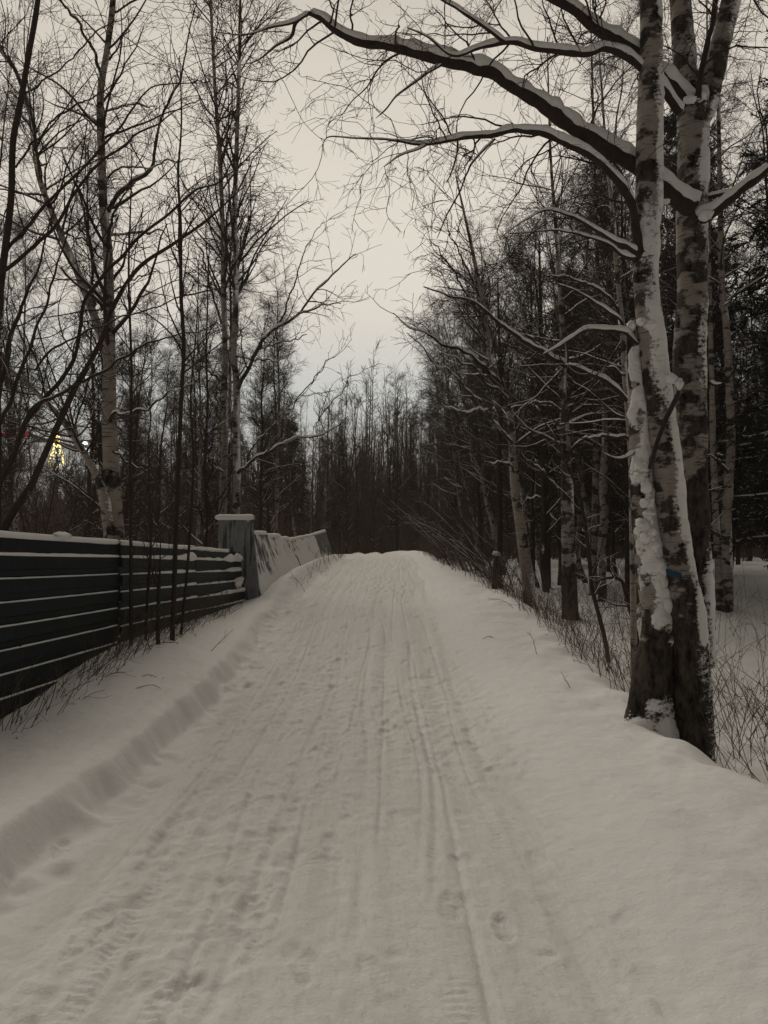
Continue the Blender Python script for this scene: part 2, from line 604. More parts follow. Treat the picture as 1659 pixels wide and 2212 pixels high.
def traced_tree(name, label, cat, stems, limbs, Y, bark, limb_mat=None, snow=.2, levels=(), darkbase=.6, dark=0.0, group=None, snow_amt=1.0,
                seed=1, trunk_levels=(), k=18, bulge=.01, twig=None, twig_snow=.8, free_foot=False, rough=.05, side=.15, limb_dark=.8):
    """stems and limbs traced from the photograph, finer wood grown on them.
    levels: tuples (count, t0, t1, alo, ahi, length, n, wig, trop, rf, rmin, sides)"""
    r = np.random.default_rng(seed)
    S = []
    for q, st in enumerate(stems):
        y0 = st[1] if isinstance(st, tuple) else Y
        pts = st[0] if isinstance(st, tuple) else st
        P, R = trace(pts, y0)
        grounded = st[2] if isinstance(st, tuple) and len(st) > 2 else True
        if grounded and not free_foot:
            P, R = to_ground(P, R)
        S.append((P, R))
    base = S[0][0][0]
    t = thing(name, label, cat, (base[0], base[1], gz(base[0], base[1])), group)
    for q, (P, R) in enumerate(S):
        mb = MB()
        stem_mesh(mb, P, R, k, snow=snow, darkbase=darkbase, dark=dark, seed=seed * 7 + q, bulge=bulge, rough=rough)
        mb.build('trunk', bark, t)
    Lm = []
    sn = MB()
    for q, lb in enumerate(limbs):
        pts, ya, yb = lb
        P, R = trace(pts, ya, yb, step=.04)
        P = P + np.stack([np.zeros(len(P)), (fbm(np.linspace(0, 6, len(P)), q, seed, 3, 2) - .5) * .25 * np.linspace(0, 1, len(P)), np.zeros(len(P))], 1)
        R = R * .80 * (1 + .25 * (fbm(np.linspace(0, 14, len(P)), q, 0, seed, 3) - .5))
        tt = np.linspace(0, 1, len(P))
        kink = min(1.0, Y / 12) * np.sin(np.clip(tt * 6, 0, 1) * PI / 2)
        P = P + np.stack([kink * .10 * (fbm(tt * 11, q * 3.0, seed, 5, 3) - .5), 0 * tt, kink * .13 * (fbm(tt * 11, q * 3.0, seed, 6, 3) - .5)], 1)
        Lm.append((P, R))
        mb = MB()
        stem_mesh(mb, P, R, 10, snow=-2.0, seed=seed + 50 + q, rough=.06, dark=limb_dark)
        mb.build('limb', limb_mat or M_BARK, t)
        if snow_amt:
            snow_on(sn, P[None], R[None] * 1.0, 8, amount=snow_amt, rough=.28, r=r, side=side)
    cr = MB()
    par = []
    if Lm:
        par.append(stack(Lm, 24))
    allb = []
    if trunk_levels:
        Ps, Rs = stack(S, 30)
        a = trunk_levels
        P, R = grow(Ps, Rs, a[0], a[1], a[2], a[3], a[4], a[5], a[6], a[7], a[8], a[9], a[10], r=r, bias=a[12] if len(a) > 12 else (0, 0, 0))
        add_tubes(cr, P, R, a[11])
        if snow_amt:
            snow_on(sn, P, R, 4, amount=snow_amt * twig_snow, r=r, side=side)
        par.append((np.stack([resample(p, 24) for p in P]), np.stack([np.interp(np.linspace(0, 1, 24), np.linspace(0, 1, R.shape[1]), x) for x in R])))
    if par:
        P = np.concatenate([p for p, q in par])
        R = np.concatenate([q for p, q in par])
        for lv, a in enumerate(levels):
            ln = np.linalg.norm(np.diff(P, axis=1), axis=2).sum(axis=1)
            cnt = np.maximum(1, np.round(a[0] * ln)).astype(int)      # a[0] = children per metre
            P, R = grow(P, R, cnt, a[1], a[2], a[3], a[4], a[5], a[6], a[7], a[8], a[9], a[10], fall=.35, r=r)
            add_tubes(cr, P, R, a[11])
            if lv == 0 and snow_amt:
                snow_on(sn, P, R, 4, amount=snow_amt * twig_snow, gap=.35, r=r, side=side)
    cr.build('crown', twig or M_TWIG, t)
    sn.build('snow_cover', M_SNOW, t)
    return t


# ---- the big three-stemmed birch
def hero():
    r = np.random.default_rng(21)
    YA, YB, YC = 6.62, 6.55, 6.95
    A = [(1392, 1660, 158), (1399, 1595, 124), (1404, 1533, 94), (1411, 1448, 80), (1418, 1377, 66), (1414, 1321, 54), (1402, 1236, 56), (1397, 1180, 56), (1388, 1122, 47), (1385, 1070, 45), (1382, 1009, 44), (1379, 936, 38), (1375, 862, 30), (1369, 789, 28), (1366, 740, 24), (1364, 699, 12)]
    B = [(1490, 1710, 124), (1494, 1625, 94), (1496, 1547, 82), (1493, 1448, 74), (1488, 1377, 74), (1482, 1321, 74), (1467, 1236, 63), (1456, 1151, 60), (1448, 1094, 60), (1441, 1009, 59), (1430, 936, 60), (1421, 862, 58), (1414, 809, 58), (1408, 740, 56), (1402, 692, 54), (1394, 618, 51), (1394, 560, 52), (1398, 474, 55), (1401, 401, 55), (1402, 279, 54), (1404, 206, 53), (1406, 108, 47), (1404, 0, 44), (1398, -200, 38), (1390, -500, 28), (1388, -800, 16)]
    Cc = [(1508, 1440, 66), (1507, 1330, 60), (1505, 1240, 58), (1503, 1165, 56), (1502, 1100, 58), (1496, 1009, 60), (1496, 936, 63), (1492, 862, 65), (1487, 789, 66), (1490, 716, 66), (1495, 643, 63), (1496, 596, 63), (1494, 474, 66), (1497, 376, 63), (1497, 279, 66), (1497, 235, 72), (1494, 205, 66)]
    C1 = [(1488, 235, 46), (1481, 169, 46), (1476, 108, 48), (1470, 0, 44), (1460, -200, 38), (1445, -500, 26), (1440, -750, 14)]
    C2 = [(1506, 262, 52), (1527, 215, 50), (1542, 157, 46), (1553, 108, 45), (1578, 0, 40), (1612, -200, 34), (1640, -450, 22), (1660, -650, 12)]
    t = thing('birch_tree', 'huge old birch with three thick white trunks plastered in snow and a blue paint mark', 'tree', (*at(1450, 1600, 6.6)[:2], gz(2.45, 6.6)))
    S = []

    def snowA(V, D, zz):      # driven snow: thick from 1.4 m up on stem A
        zD = V[..., 2]
        hgt = sstep(.72, .85, zD + .12 * (fbm(V[..., 0] * 9, V[..., 1] * 9, V[..., 2] * 3, 5, 3) - .5))
        face = D @ unit(np.array((.55, -.85, 0)))
        n = fbm(V[..., 0] * 7, V[..., 1] * 7, V[..., 2] * 4, 61, 4) - .5
        s = (face * .70 + .02 + n * 3.1) * hgt
        s = np.maximum(s, (1.0 - np.abs(V[..., 2] - .30) / .16) * .75 * sstep(.3, .8, D @ unit(np.array((.35, -.9, 0)))) + n * 1.2 - .15)
        s = np.maximum(s, (1.0 - np.abs(V[..., 2] + .0 - .12) / .2) * .9 * sstep(.2, .9, D @ unit(np.array((-.75, -.65, 0)))) + n * 1.2 - .2)
        return np.where(V[..., 2] > 3.2, s - .15, s)

    def snowB(V, D, zz):
        zD = V[..., 2]
        n = fbm(V[..., 0] * 6, V[..., 1] * 6, V[..., 2] * 3.0, 62, 4) - .5
        n2 = fbm(V[..., 0] * 2.2, V[..., 1] * 2.2, V[..., 2] * 1.1, 63, 3) - .5
        strip = sstep(.30, .80, D @ unit(np.array((.93, -.36, 0)))) * (sstep(.62, .9, zD))
        s = strip * .92 + n * 1.5 - .20 + n2 * 1.1
        # broad plates of driven snow higher up
        up = sstep(3.7, 4.2, zD) * (1 - sstep(4.5, 4.9, zD)) * .75
        s = np.maximum(s, up * sstep(-.1, .5, D @ unit(np.array((.45, -.9, 0)))) + n * 1.2 - .05 * (1 - up))
        s = np.maximum(s, sstep(4.9, 5.2, zD) * (n2 * 2.2 + n * 1.4 + .12 + .3 * (D @ unit(np.array((.6, -.8, 0))))))
        return s

    def snowC(V, D, zz):
        zD = V[..., 2]
        n = fbm(V[..., 0] * 6, V[..., 1] * 6, V[..., 2] * 3.4, 64, 4) - .5
        n2 = fbm(V[..., 0] * 2.2, V[..., 1] * 2.2, V[..., 2] * 1.0, 65, 3) - .5
        strip = sstep(.25, .85, D @ unit(np.array((.86, -.5, 0))))
        return (strip * .72 + .04) * sstep(2.5, 3.2, zD) + n * 1.7 + n2 * 1.5 - .20

    for pts, Y, sf, db, sd in ((A, YA, snowA, 1.25, 3), (B, YB, snowB, 2.0, 5), (Cc, YC, snowC, 1.9, 7), (C1, YC + .04, snowC, 0, 8), (C2, YC - .02, snowC, 0, 9)):
        P, R = trace(pts, Y, step=.022)
        S.append((P, R))
        mb = MB()
        stem_mesh(mb, P, R, 44, darkbase=db, seed=sd, rough=.055, bulge=.016 if sd != 3 else .03, extra=sf)
        mb.build('trunk', M_BIRCH, t)
    sn = MB()
    limbs = [
        ([(1494, 452, 52), (1460, 428, 46), (1429, 400, 46), (1379, 360, 45), (1304, 315, 43), (1244, 280, 42), (1179, 230, 40), (1119, 190, 38), (1064, 160, 36), (1009, 140, 34), (954, 130, 33), (879, 110, 30), (829, 98, 27), (775, 90, 25), (725, 65, 22), (695, 40, 19), (668, 28, 14)], 6.85, 6.2),
        ([(668, 28, 12), (635, 48, 9), (590, 58, 7), (525, 75, 4), (470, 70, 2)], 6.2, 6.0),
        ([(660, 32, 10), (640, 50, 10), (630, 80, 9), (598, 100, 7), (560, 130, 4), (520, 140, 2)], 6.2, 6.3),
        ([(1388, 560, 30), (1374, 500, 27), (1368, 455, 25), (1354, 420, 24), (1324, 380, 23), (1279, 340, 22), (1209, 305, 21), (1154, 285, 20), (1109, 280, 18), (1054, 290, 16), (989, 300, 14), (919, 312, 11), (859, 306, 7), (829, 302, 5), (760, 298, 4), (710, 296, 3), (695, 316, 2)], 6.5, 5.9),
        ([(1484, 222, 40), (1462, 195, 36), (1430, 165, 35), (1370, 110, 33), (1295, 65, 31), (1245, 25, 29), (1200, 0, 27), (1130, -50, 24), (1040, -120, 18), (940, -170, 10)], 6.85, 6.3),
        ([(1468, 244, 26), (1440, 205, 26), (1409, 170, 26), (1360, 125, 24), (1305, 105, 22), (1255, 115, 20), (1180, 108, 19), (1110, 92, 16), (1045, 100, 13), (980, 120, 9), (925, 80, 5), (880, 60, 3)], 6.7, 6.0),
        ([(1090, 92, 12), (1062, 68, 12), (1030, 45, 11), (985, 18, 9), (950, 0, 8), (890, -50, 5)], 6.15, 6.0),
        ([(954, 140, 8), (904, 170, 7), (859, 205, 5), (829, 240, 4), (812, 255, 2)], 6.35, 6.2),
        ([(1508, 478, 40), (1542, 458, 30), (1574, 433, 27), (1611, 401, 24), (1659, 364, 22), (1720, 310, 18), (1800, 230, 12)], 6.85, 6.5),
        ([(1525, 428, 13), (1555, 420, 13), (1590, 410, 11), (1640, 385, 8)], 6.95, 6.8),
        ([(1508, 215, 20), (1510, 180, 18), (1513, 150, 17), (1523, 108, 17), (1536, 60, 16), (1545, 15, 15), (1560, -80, 11)], 6.72, 6.6),
        ([(1378, 548, 20), (1350, 530, 15), (1324, 520, 12), (1264, 485, 10), (1209, 460, 8), (1174, 455, 7), (1139, 470, 5), (1079, 515, 3)], 6.5, 6.2),
        ([(1376, 560, 16), (1340, 548, 11), (1309, 525, 9), (1240, 502, 7), (1179, 500, 5), (1100, 505, 3)], 6.52, 6.7),
        ([(1372, 742, 14), (1360, 728, 13), (1347, 718, 13), (1306, 713, 13), (1269, 711, 12), (1235, 728, 10), (1205, 748, 7), (1172, 766, 4)], 6.6, 6.4),
        ([(1378, 744, 10), (1352, 718, 9), (1340, 689, 9), (1313, 670, 8), (1284, 655, 7), (1235, 625, 6), (1190, 610, 4)], 6.55, 6.5),
        ([(989, 305, 6), (979, 360, 5), (965, 395, 3)], 6.05, 6.0),
        ([(1069, 300, 7), (1019, 355, 6), (984, 430, 5), (959, 480, 4), (944, 515, 2)], 6.15, 6.0),
        ([(919, 314, 8), (895, 325, 6), (860, 340, 5), (830, 360, 2)], 5.98, 5.9),
        ([(1372, 975, 8), (1350, 987, 7), (1330, 990, 6), (1300, 977, 3)], 6.55, 6.5),
        ([(1532, 826, 14), (1545, 831, 9), (1562, 828, 4)], 6.9, 6.85),
    ]
    Lm = []
    for q, (pts, ya, yb) in enumerate(limbs):
        P, R = trace(pts, ya, yb, step=.03)
        R = R * (1 + .14 * (noise(np.linspace(0, len(P) / 6, len(P)), q, 0, 3) - .5))
        R = R * .72 * (1 + .22 * (fbm(np.linspace(0, len(P) / 5, len(P)), q * 2.0, 0, 13, 3) - .5))
        aa = np.arange(len(P)) / 9.0
        P = P + .045 * np.sin(np.linspace(0, PI, len(P)))[:, None] * (np.stack([fbm(aa, q * 1.7, 0, 14, 3), 0 * aa + .5, fbm(aa, q * 1.7, 5, 15, 3)], 1) - .5)
        Lm.append((P, R))
        mb = MB()
        stem_mesh(mb, P, R, 14, snow=-2.0, seed=80 + q, rough=.08, dark=.9)
        mb.build('limb', M_BARK, t)
        snow_on(sn, P[None], R[None] * 1.08, 12, amount=1.08, rough=.22, r=r, side=.5)
    # lumps of snow in the forks, on stubs and on knots
    for x, y, Y, a, b in ((1490, 212, 6.72, .07, .05), (1515, 205, 6.74, .06, .06), (1525, 462, 6.72, .075, .075), (1467, 826, 6.38, .042, .07), (1450, 815, 6.4, .06, .07), (1405, 700, 6.42, .07, .06), (1385, 692, 6.44, .05, .05), (1364, 700, 6.56, .05, .07), (1437, 432, 6.6, .05, .035)):
        c = at(x, y, Y)
        lump(sn, c + np.array((0, 0, -.012)), a * .8, b * .62, int(x + y))
    for q in range(40):       # clots of wind-packed snow down stem A
        y = 1010 + 170 * r.random()
        i = np.argmin(np.abs(S[0][0][:, 2] - at(1385, y, YA)[2]))
        c = S[0][0][i] + np.array((.10 * (r.random() - .60), -S[0][1][i] * 1.0 - .022, 0))
        lump(sn, c, .022 + .026 * r.random(), .020 + .032 * r.random(), q * 3 + 1)
    for q in range(9):
        y = 1200 + 130 * r.random()
        i = np.argmin(np.abs(S[0][0][:, 2] - at(1385, y, YA)[2]))
        c = S[0][0][i] + np.array((.09 * (r.random() - .15), -S[0][1][i] * .92, 0))
        lump(sn, c, .05 + .03 * r.random(), .05 + .05 * r.random(), q * 3 + 90, .5)
    sn.build('snow_cover', M_SNOW, t)
    # broken bough hanging across the middle trunk
    P, R = trace([(1402, 1012, 9), (1411, 985, 10), (1418, 960, 10), (1437, 909, 11), (1459, 863, 11), (1466, 845, 8)], 6.3, 6.28, step=.02)
    mb = MB()
    stem_mesh(mb, P, R, 8, snow=-2, rough=.12, dark=.8, seed=4)
    mb.build('dead_bough', M_BARK, t)
    # the painted mark
    i0 = np.argmin(np.abs(S[1][0][:, 2] - at(1456, 1235, YB)[2]))
    P, R = S[1]
    mb = MB()
    ang = np.linspace(math.radians(196), math.radians(262), 40)
    rows = np.arange(i0 - 7, i0 + 8)
    zf_ = np.linspace(-1, 1, len(rows))[:, None]
    V = P[rows][:, None, :] + (R[rows][:, None, None] * 1.10 + .006) * np.stack([np.cos(ang), np.sin(ang), 0 * ang], 1)[None]
    wv = .75 + .5 * noise(np.linspace(0, 6, 40), 3.0, 0, 2)[None, :]
    V[..., 2] = P[i0, 2] + zf_ * .036 * wv + .016 * (noise(np.linspace(0, 4, 40), 8.0, 0, 4)[None, :] - .5)
    n, m = V.shape[:2]
    i = np.arange(n - 1)[:, None] * m + np.arange(m - 1)[None]
    Qp = np.stack([i, i + 1, i + m + 1, i + m], -1).reshape(-1, 4)
    cc = V.reshape(-1, 3)[Qp].mean(axis=1)
    jj, ii = np.meshgrid(np.linspace(-1, 1, m - 1), np.linspace(-1, 1, n - 1))
    keep = np.hypot(jj, ii).ravel() + 1.3 * (fbm(cc[:, 0] * 30, cc[:, 1] * 30, cc[:, 2] * 30, 9, 3) - .5) < .92
    mb.add(V, Qp[keep])
    mb.build('paint_mark', M_PAINT, t)
    # finer wood
    cr = MB()
    Lp = stack(Lm, 40)
    big = np.array([p[1].max() > .012 for p in Lm])
    ln = np.linalg.norm(np.diff(Lp[0], axis=1), axis=2).sum(axis=1)
    cnt = np.maximum(2, np.round(4.2 * ln)).astype(int)
    sn2 = MB()
    P1, R1 = grow(Lp[0], Lp[1], cnt, .12, 1.0, 35, 85, .95, 12, .20, -.035, .42, .0030, fall=.1, rcap=.010, r=r)
    add_tubes(cr, P1, R1, 5)
    P2, R2 = grow(P1, R1, 6, .15, 1.0, 25, 65, .42, 8, .22, -.05, .6, .0022, fall=.3, r=r)
    add_tubes(cr, P2, R2, 4)
    P3, R3 = grow(P2, R2, 4, .2, 1.0, 25, 60, .17, 5, .22, -.06, .7, .0017, fall=.3, r=r)
    add_tubes(cr, P3, R3, 3)
    # the tips of the limbs break up into whips
    # boughs of the parts above the picture
    Sp = stack([S[1], S[3], S[4]], 60)
    Q1, T1 = grow(Sp[0], Sp[1], [30, 34, 34], .58, .98, 40, 78, 5.2, 16, .11, .01, .45, .005, fall=.35, r=r)
    low = Q1[:, :, 2].min(axis=1) > 7.5
    Q1, T1 = Q1[low], T1[low]
    add_tubes(cr, Q1, T1, 5)
    Q2, T2 = grow(Q1, T1, 16, .12, 1, 30, 65, 1.0, 8, .18, -.02, .5, .004, r=r)
    add_tubes(cr, Q2, T2, 3)
    Q3, T3 = grow(Q2, T2, 11, .15, 1, 25, 60, .45, 5, .2, -.09, .6, .0032, r=r)
    add_tubes(cr, Q3, T3, 3)
    cr.build('crown', M_TWIG, t)
    return t


def lump(mb, c, a, b, seed, flat=1.0):
    """an uneven clod of snow"""
    n, m = 9, 14
    th = np.linspace(.02, PI - .02, n)[:, None]
    ph = np.linspace(0, 2 * PI, m, endpoint=False)[None]
    D = np.stack([np.sin(th) * np.cos(ph), np.sin(th) * np.sin(ph), np.cos(th) + 0 * ph], -1)
    f = .45 + 1.1 * fbm(D[..., 0] * 2.8 + seed, D[..., 1] * 2.8, D[..., 2] * 2.8, seed % 50, 4)
    V = np.asarray(c) + D * f[..., None] * np.array((a, a * flat, b))
    i = np.arange(n - 1)[:, None] * m + np.arange(m)[None]
    j = np.arange(n - 1)[:, None] * m + (np.arange(m)[None] + 1) % m
    mb.add(V, np.stack([i + m, j + m, j, i], -1))


hero()

# ---- traced trees. finer wood: (per metre, t0, t1, alo, ahi, length, n, wig, trop, rf, rmin, sides)
TW = ((3.2, .12, 1, 30, 75, .85, 9, .16, .02, .45, .0035, 4), (5.0, .15, 1, 25, 65, .40, 6, .2, -.02, .55, .0026, 3), (5.5, .2, 1, 25, 60, .2, 4, .2, -.03, .7, .0022, 3))
TWD = ((3.0, .1, 1, 30, 70, 1.0, 9, .14, .03, .45, .004, 4), (5.0, .15, 1, 25, 60, .5, 7, .18, -.10, .55, .0032, 3), (5.0, .2, 1, 20, 50, .32, 5, .15, -.16, .7, .0026, 3))
TWF = ((2.6, .1, 1, 30, 70, 1.1, 8, .15, .03, .45, .006, 4), (4.0, .15, 1, 25, 60, .5, 6, .18, -.05, .55, .005, 3), (4.5, .2, 1, 20, 50, .3, 4, .18, -.1, .7, .004, 3))

# the dark many-limbed tree at the picture's edge
traced_tree('alder_tree', 'dark many-limbed bare tree behind the near end of the metal fence', 'tree',
            [[(-12, 1180, 26), (-8, 1000, 22), (-8, 850, 19), (-2, 700, 17), (0, 632, 16), (10, 547, 15), (24, 427, 14), (28, 308, 14), (44, 222, 13), (63, 113, 12), (77, 34, 12), (84, -20, 11), (100, -160, 9), (115, -330, 6)]],
            [([(34, 362, 6), (79, 297, 6), (109, 267, 5), (161, 232, 5), (208, 202, 4), (260, 170, 2)], 8.0, 8.2),
             ([(51, 205, 5), (120, 154, 4), (191, 85, 4), (236, 58, 3), (300, 30, 2)], 8.0, 7.9),
             ([(-8, 900, 14), (10, 800, 12), (41, 656, 9), (68, 601, 7), (95, 540, 5), (130, 440, 3)], 7.9, 7.6),
             ([(-6, 640, 11), (10, 554, 10), (82, 458, 9), (137, 403, 8), (208, 328, 7), (260, 273, 6), (332, 185, 4), (444, 167, 2)], 8.0, 8.4),
             ([(-10, 600, 10), (82, 526, 10), (130, 472, 9), (178, 393, 8), (232, 345, 7), (297, 301, 6), (352, 263, 4), (437, 202, 2)], 7.9, 8.0)],
            8.0, M_BARK, snow=-.4, levels=TW, dark=0, darkbase=0, snow_amt=.35, seed=3)
traced_tree('willow_tree', 'bare goat willow with long dark limbs arching over the metal fence', 'tree',
            [[(-4, 1190, 24), (5, 1150, 20), (30, 1103, 17), (65, 1053, 15), (80, 1020, 14), (125, 918, 13), (165, 833, 12), (200, 773, 11), (228, 713, 10), (239, 673, 10), (297, 581, 9), (376, 526, 7), (444, 478, 6), (480, 446, 4), (530, 400, 2)]],
            [([(-14, 1080, 16), (0, 1043, 14), (30, 983, 13), (55, 913, 12), (85, 873, 12), (140, 803, 11), (165, 756, 10), (188, 656, 9), (222, 602, 9), (290, 523, 8), (359, 468, 7), (420, 414, 6), (478, 390, 4), (540, 350, 2)], 7.6, 8.0),
             ([(50, 925, 10), (75, 873, 9), (130, 853, 9), (200, 818, 8), (270, 778, 7), (330, 738, 5), (415, 723, 3), (470, 700, 2)], 7.6, 7.8),
             ([(110, 945, 5), (150, 930, 4), (220, 915, 3), (300, 890, 2)], 7.7, 7.6),
             ([(75, 800, 6), (113, 756, 6), (205, 707, 5), (300, 680, 4), (427, 632, 3), (530, 608, 2)], 7.6, 7.5),
             ([(-20, 960, 12), (5, 900, 11), (45, 810, 10), (80, 700, 8), (110, 610, 6), (150, 500, 4), (175, 400, 2)], 7.5, 7.3)],
            7.7, M_BARK, snow=-.4, levels=TW, dark=0, darkbase=0, snow_amt=.5, seed=5)
# white birch behind the fence, with its slanting second stem
traced_tree('birch_tree', 'white birch with a slanting second stem rising behind the dark metal fence', 'tree',
            [[(247, 1160, 44), (243, 1100, 42), (240, 1000, 34), (236, 900, 32), (236, 800, 27), (236, 700, 24), (235, 615, 22), (232, 530, 20), (224, 461, 19), (222, 393, 17), (219, 328, 17), (217, 205, 15), (232, 103, 13), (244, 0, 13), (250, -150, 11), (262, -380, 7), (268, -600, 3)],
             ([(234, 1130, 24), (226, 1080, 24), (212, 1035, 16), (185, 985, 14), (150, 930, 12), (125, 895, 12), (100, 870, 11), (60, 830, 10), (10, 790, 9), (-40, 740, 7)], 9.9, False),
             ([(235, 790, 18), (222, 735, 19), (191, 649, 17), (164, 581, 15), (137, 520, 14), (113, 461, 13), (85, 386, 11), (73, 308, 11), (65, 246, 10), (34, 154, 8), (0, 103, 7), (-40, 20, 5)], 10.1, False)],
            [([(232, 458, 13), (253, 424, 12), (284, 396, 11), (321, 369, 10), (332, 325, 8), (359, 246, 7), (379, 195, 6), (393, 150, 5), (410, 68, 4), (425, -20, 2)], 10, 9.8),
             ([(239, 509, 6), (290, 502, 5), (342, 504, 4), (386, 523, 2)], 9.9, 9.6),
             ([(232, 386, 6), (250, 367, 5), (318, 362, 4), (379, 349, 3), (420, 335, 2)], 9.9, 9.8),
             ([(218, 157, 9), (202, 113, 8), (171, 58, 7), (130, 0, 6), (95, -60, 4)], 10, 10.1),
             ([(238, 912, 10), (245, 895, 9), (262, 892, 8), (285, 895, 7), (310, 885, 6), (340, 865, 5), (385, 838, 4), (420, 825, 2)], 9.85, 9.6),
             ([(245, 975, 8), (262, 990, 7), (285, 1005, 5), (315, 1015, 2)], 9.85, 9.7),
             ([(232, 240, 5), (300, 225, 4), (345, 236, 2)], 10, 9.9), ([(220, 300, 5), (180, 250, 4), (120, 215, 3)], 10, 10.2),
             ([(222, 560, 5), (175, 515, 4), (110, 508, 2)], 10, 9.8), ([(238, 640, 5), (290, 600, 4), (340, 585, 2)], 10, 10.3)],
            10, M_BIRCH2, limb_mat=M_BIRCH2, limb_dark=.25, snow=-.18, levels=TWD, darkbase=0, snow_amt=.8, seed=9, trunk_levels=(34, .28, .98, 30, 65, 1.7, 10, .12, .05, .4, .006, 5), bulge=.012)
# twin birches behind the concrete post
traced_tree('birch_tree', 'tall pair of slim white birch stems standing right behind the concrete post', 'tree',
            [([(481, 1135, 17), (481, 1113, 17), (482, 1043, 16), (485, 955, 15), (485, 837, 13), (486, 764, 12), (483, 632, 12), (481, 486, 10), (475, 350, 9), (465, 200, 8), (455, 0, 6), (448, -200, 4), (440, -400, 2)], 17),
             ([(511, 1135, 17), (511, 1113, 17), (511, 1013, 16), (510, 925, 15), (511, 837, 15), (505, 764, 13), (508, 691, 13), (510, 574, 12), (506, 486, 11), (510, 350, 10), (515, 200, 8), (519, 0, 6), (523, -200, 4), (527, -400, 2)], 16.8)],
            [([(514, 1022, 10), (523, 1012, 9), (545, 996, 8), (589, 969, 7), (630, 952, 6), (671, 940, 5), (697, 938, 4), (724, 922, 3), (752, 900, 2)], 16.7, 16.0),
             ([(530, 1010, 5), (548, 961, 4), (580, 931, 3), (600, 905, 2)], 16.6, 16.4),
             ([(609, 955, 4), (612, 911, 3), (642, 864, 3), (686, 811, 2.5), (706, 779, 2), (725, 775, 1.5)], 16.3, 16.2),
             ([(683, 934, 3), (688, 908, 3), (715, 873, 2.5), (744, 837, 2), (760, 815, 1.5)], 16.1, 15.9),
             ([(512, 850, 11), (516, 835, 11), (536, 802, 10), (554, 761, 10), (571, 729, 9), (601, 703, 8), (642, 679, 6), (683, 627, 5), (724, 589, 4), (768, 548, 2)], 16.7, 16.2),
             ([(604, 697, 5), (633, 627, 4), (650, 568, 3), (674, 515, 2), (700, 480, 1.5)], 16.5, 16.4),
             ([(642, 679, 5), (686, 665, 4), (738, 650, 2)], 16.4, 16.2),
             ([(554, 758, 5), (592, 744, 4), (633, 735, 3), (665, 720, 2)], 16.6, 16.3),
             ([(510, 770, 5), (560, 778, 4), (602, 780, 3), (640, 755, 2)], 16.7, 16.5),
             ([(478, 825, 8), (463, 811, 6), (437, 794, 4), (407, 767, 2)], 16.9, 16.8),
             ([(478, 700, 6), (463, 650, 6), (448, 594, 5), (434, 545, 4), (416, 509, 3), (395, 470, 2)], 17, 17.2),
             ([(482, 1020, 6), (462, 1010, 6), (450, 990, 5), (440, 985, 2)], 16.9, 16.8)],
            17, M_BIRCH2, limb_mat=M_BIRCH2, limb_dark=.3, snow=-.18, levels=TWF, darkbase=0, snow_amt=1.0, seed=12, trunk_levels=(64, .36, .98, 18, 50, 2.6, 11, .10, .05, .45, .008, 5), bulge=.012)
# leaning birch beyond the verge
traced_tree('birch_tree', 'slender white birch leaning over the verge with long snow-topped boughs toward the path', 'tree',
            [[(1144, 1308, 28), (1139, 1242, 27), (1126, 1147, 24), (1113, 1050, 21), (1106, 952, 16), (1100, 871, 14), (1083, 828, 15), (1061, 776, 12), (1054, 724, 11), (1044, 659, 10), (1032, 600, 9), (1018, 530, 7), (1000, 450, 5), (985, 380, 3)]],
            [([(1085, 832, 13), (1070, 819, 12), (1022, 773, 10), (973, 753, 8), (947, 744, 7), (914, 718, 5), (885, 705, 4), (852, 679, 2)], 15.8, 15.0),
             ([(1098, 866, 8), (1083, 851, 8), (1054, 832, 7), (1038, 802, 6), (1005, 786, 5), (966, 766, 3), (930, 735, 2)], 15.7, 14.8),
             ([(1105, 955, 8), (1096, 945, 8), (1070, 910, 7), (1041, 874, 6), (1009, 841, 6), (973, 802, 5), (940, 783, 4), (908, 740, 3), (880, 720, 2)], 15.7, 14.6),
             ([(1055, 885, 6), (1038, 884, 6), (1005, 893, 6), (973, 884, 4), (950, 868, 2)], 15.2, 14.8),
             ([(1112, 1020, 6), (1098, 1003, 6), (1080, 997, 5), (1052, 1002, 3)], 15.6, 15.3),
             ([(1100, 800, 6), (1108, 790, 6), (1130, 780, 4), (1160, 770, 2)], 15.8, 15.9),
             ([(1052, 720, 7), (1020, 650, 6), (990, 600, 5), (960, 560, 4), (930, 520, 2)], 15.8, 15.2),
             ([(1040, 650, 6), (1000, 560, 5), (975, 510, 3), (960, 460, 2)], 15.8, 15.9),
             ([(1120, 1110, 5), (1140, 1080, 4), (1175, 1075, 2)], 15.8, 15.6)],
            15.8, M_BIRCH2, limb_mat=M_BIRCH2, limb_dark=.3, snow=-.18, levels=TWF, darkbase=0, snow_amt=1.0, seed=15, trunk_levels=(30, .35, .98, 30, 65, 2.0, 9, .12, .03, .4, .007, 4, (-.25, 0, 0)), bulge=.01)
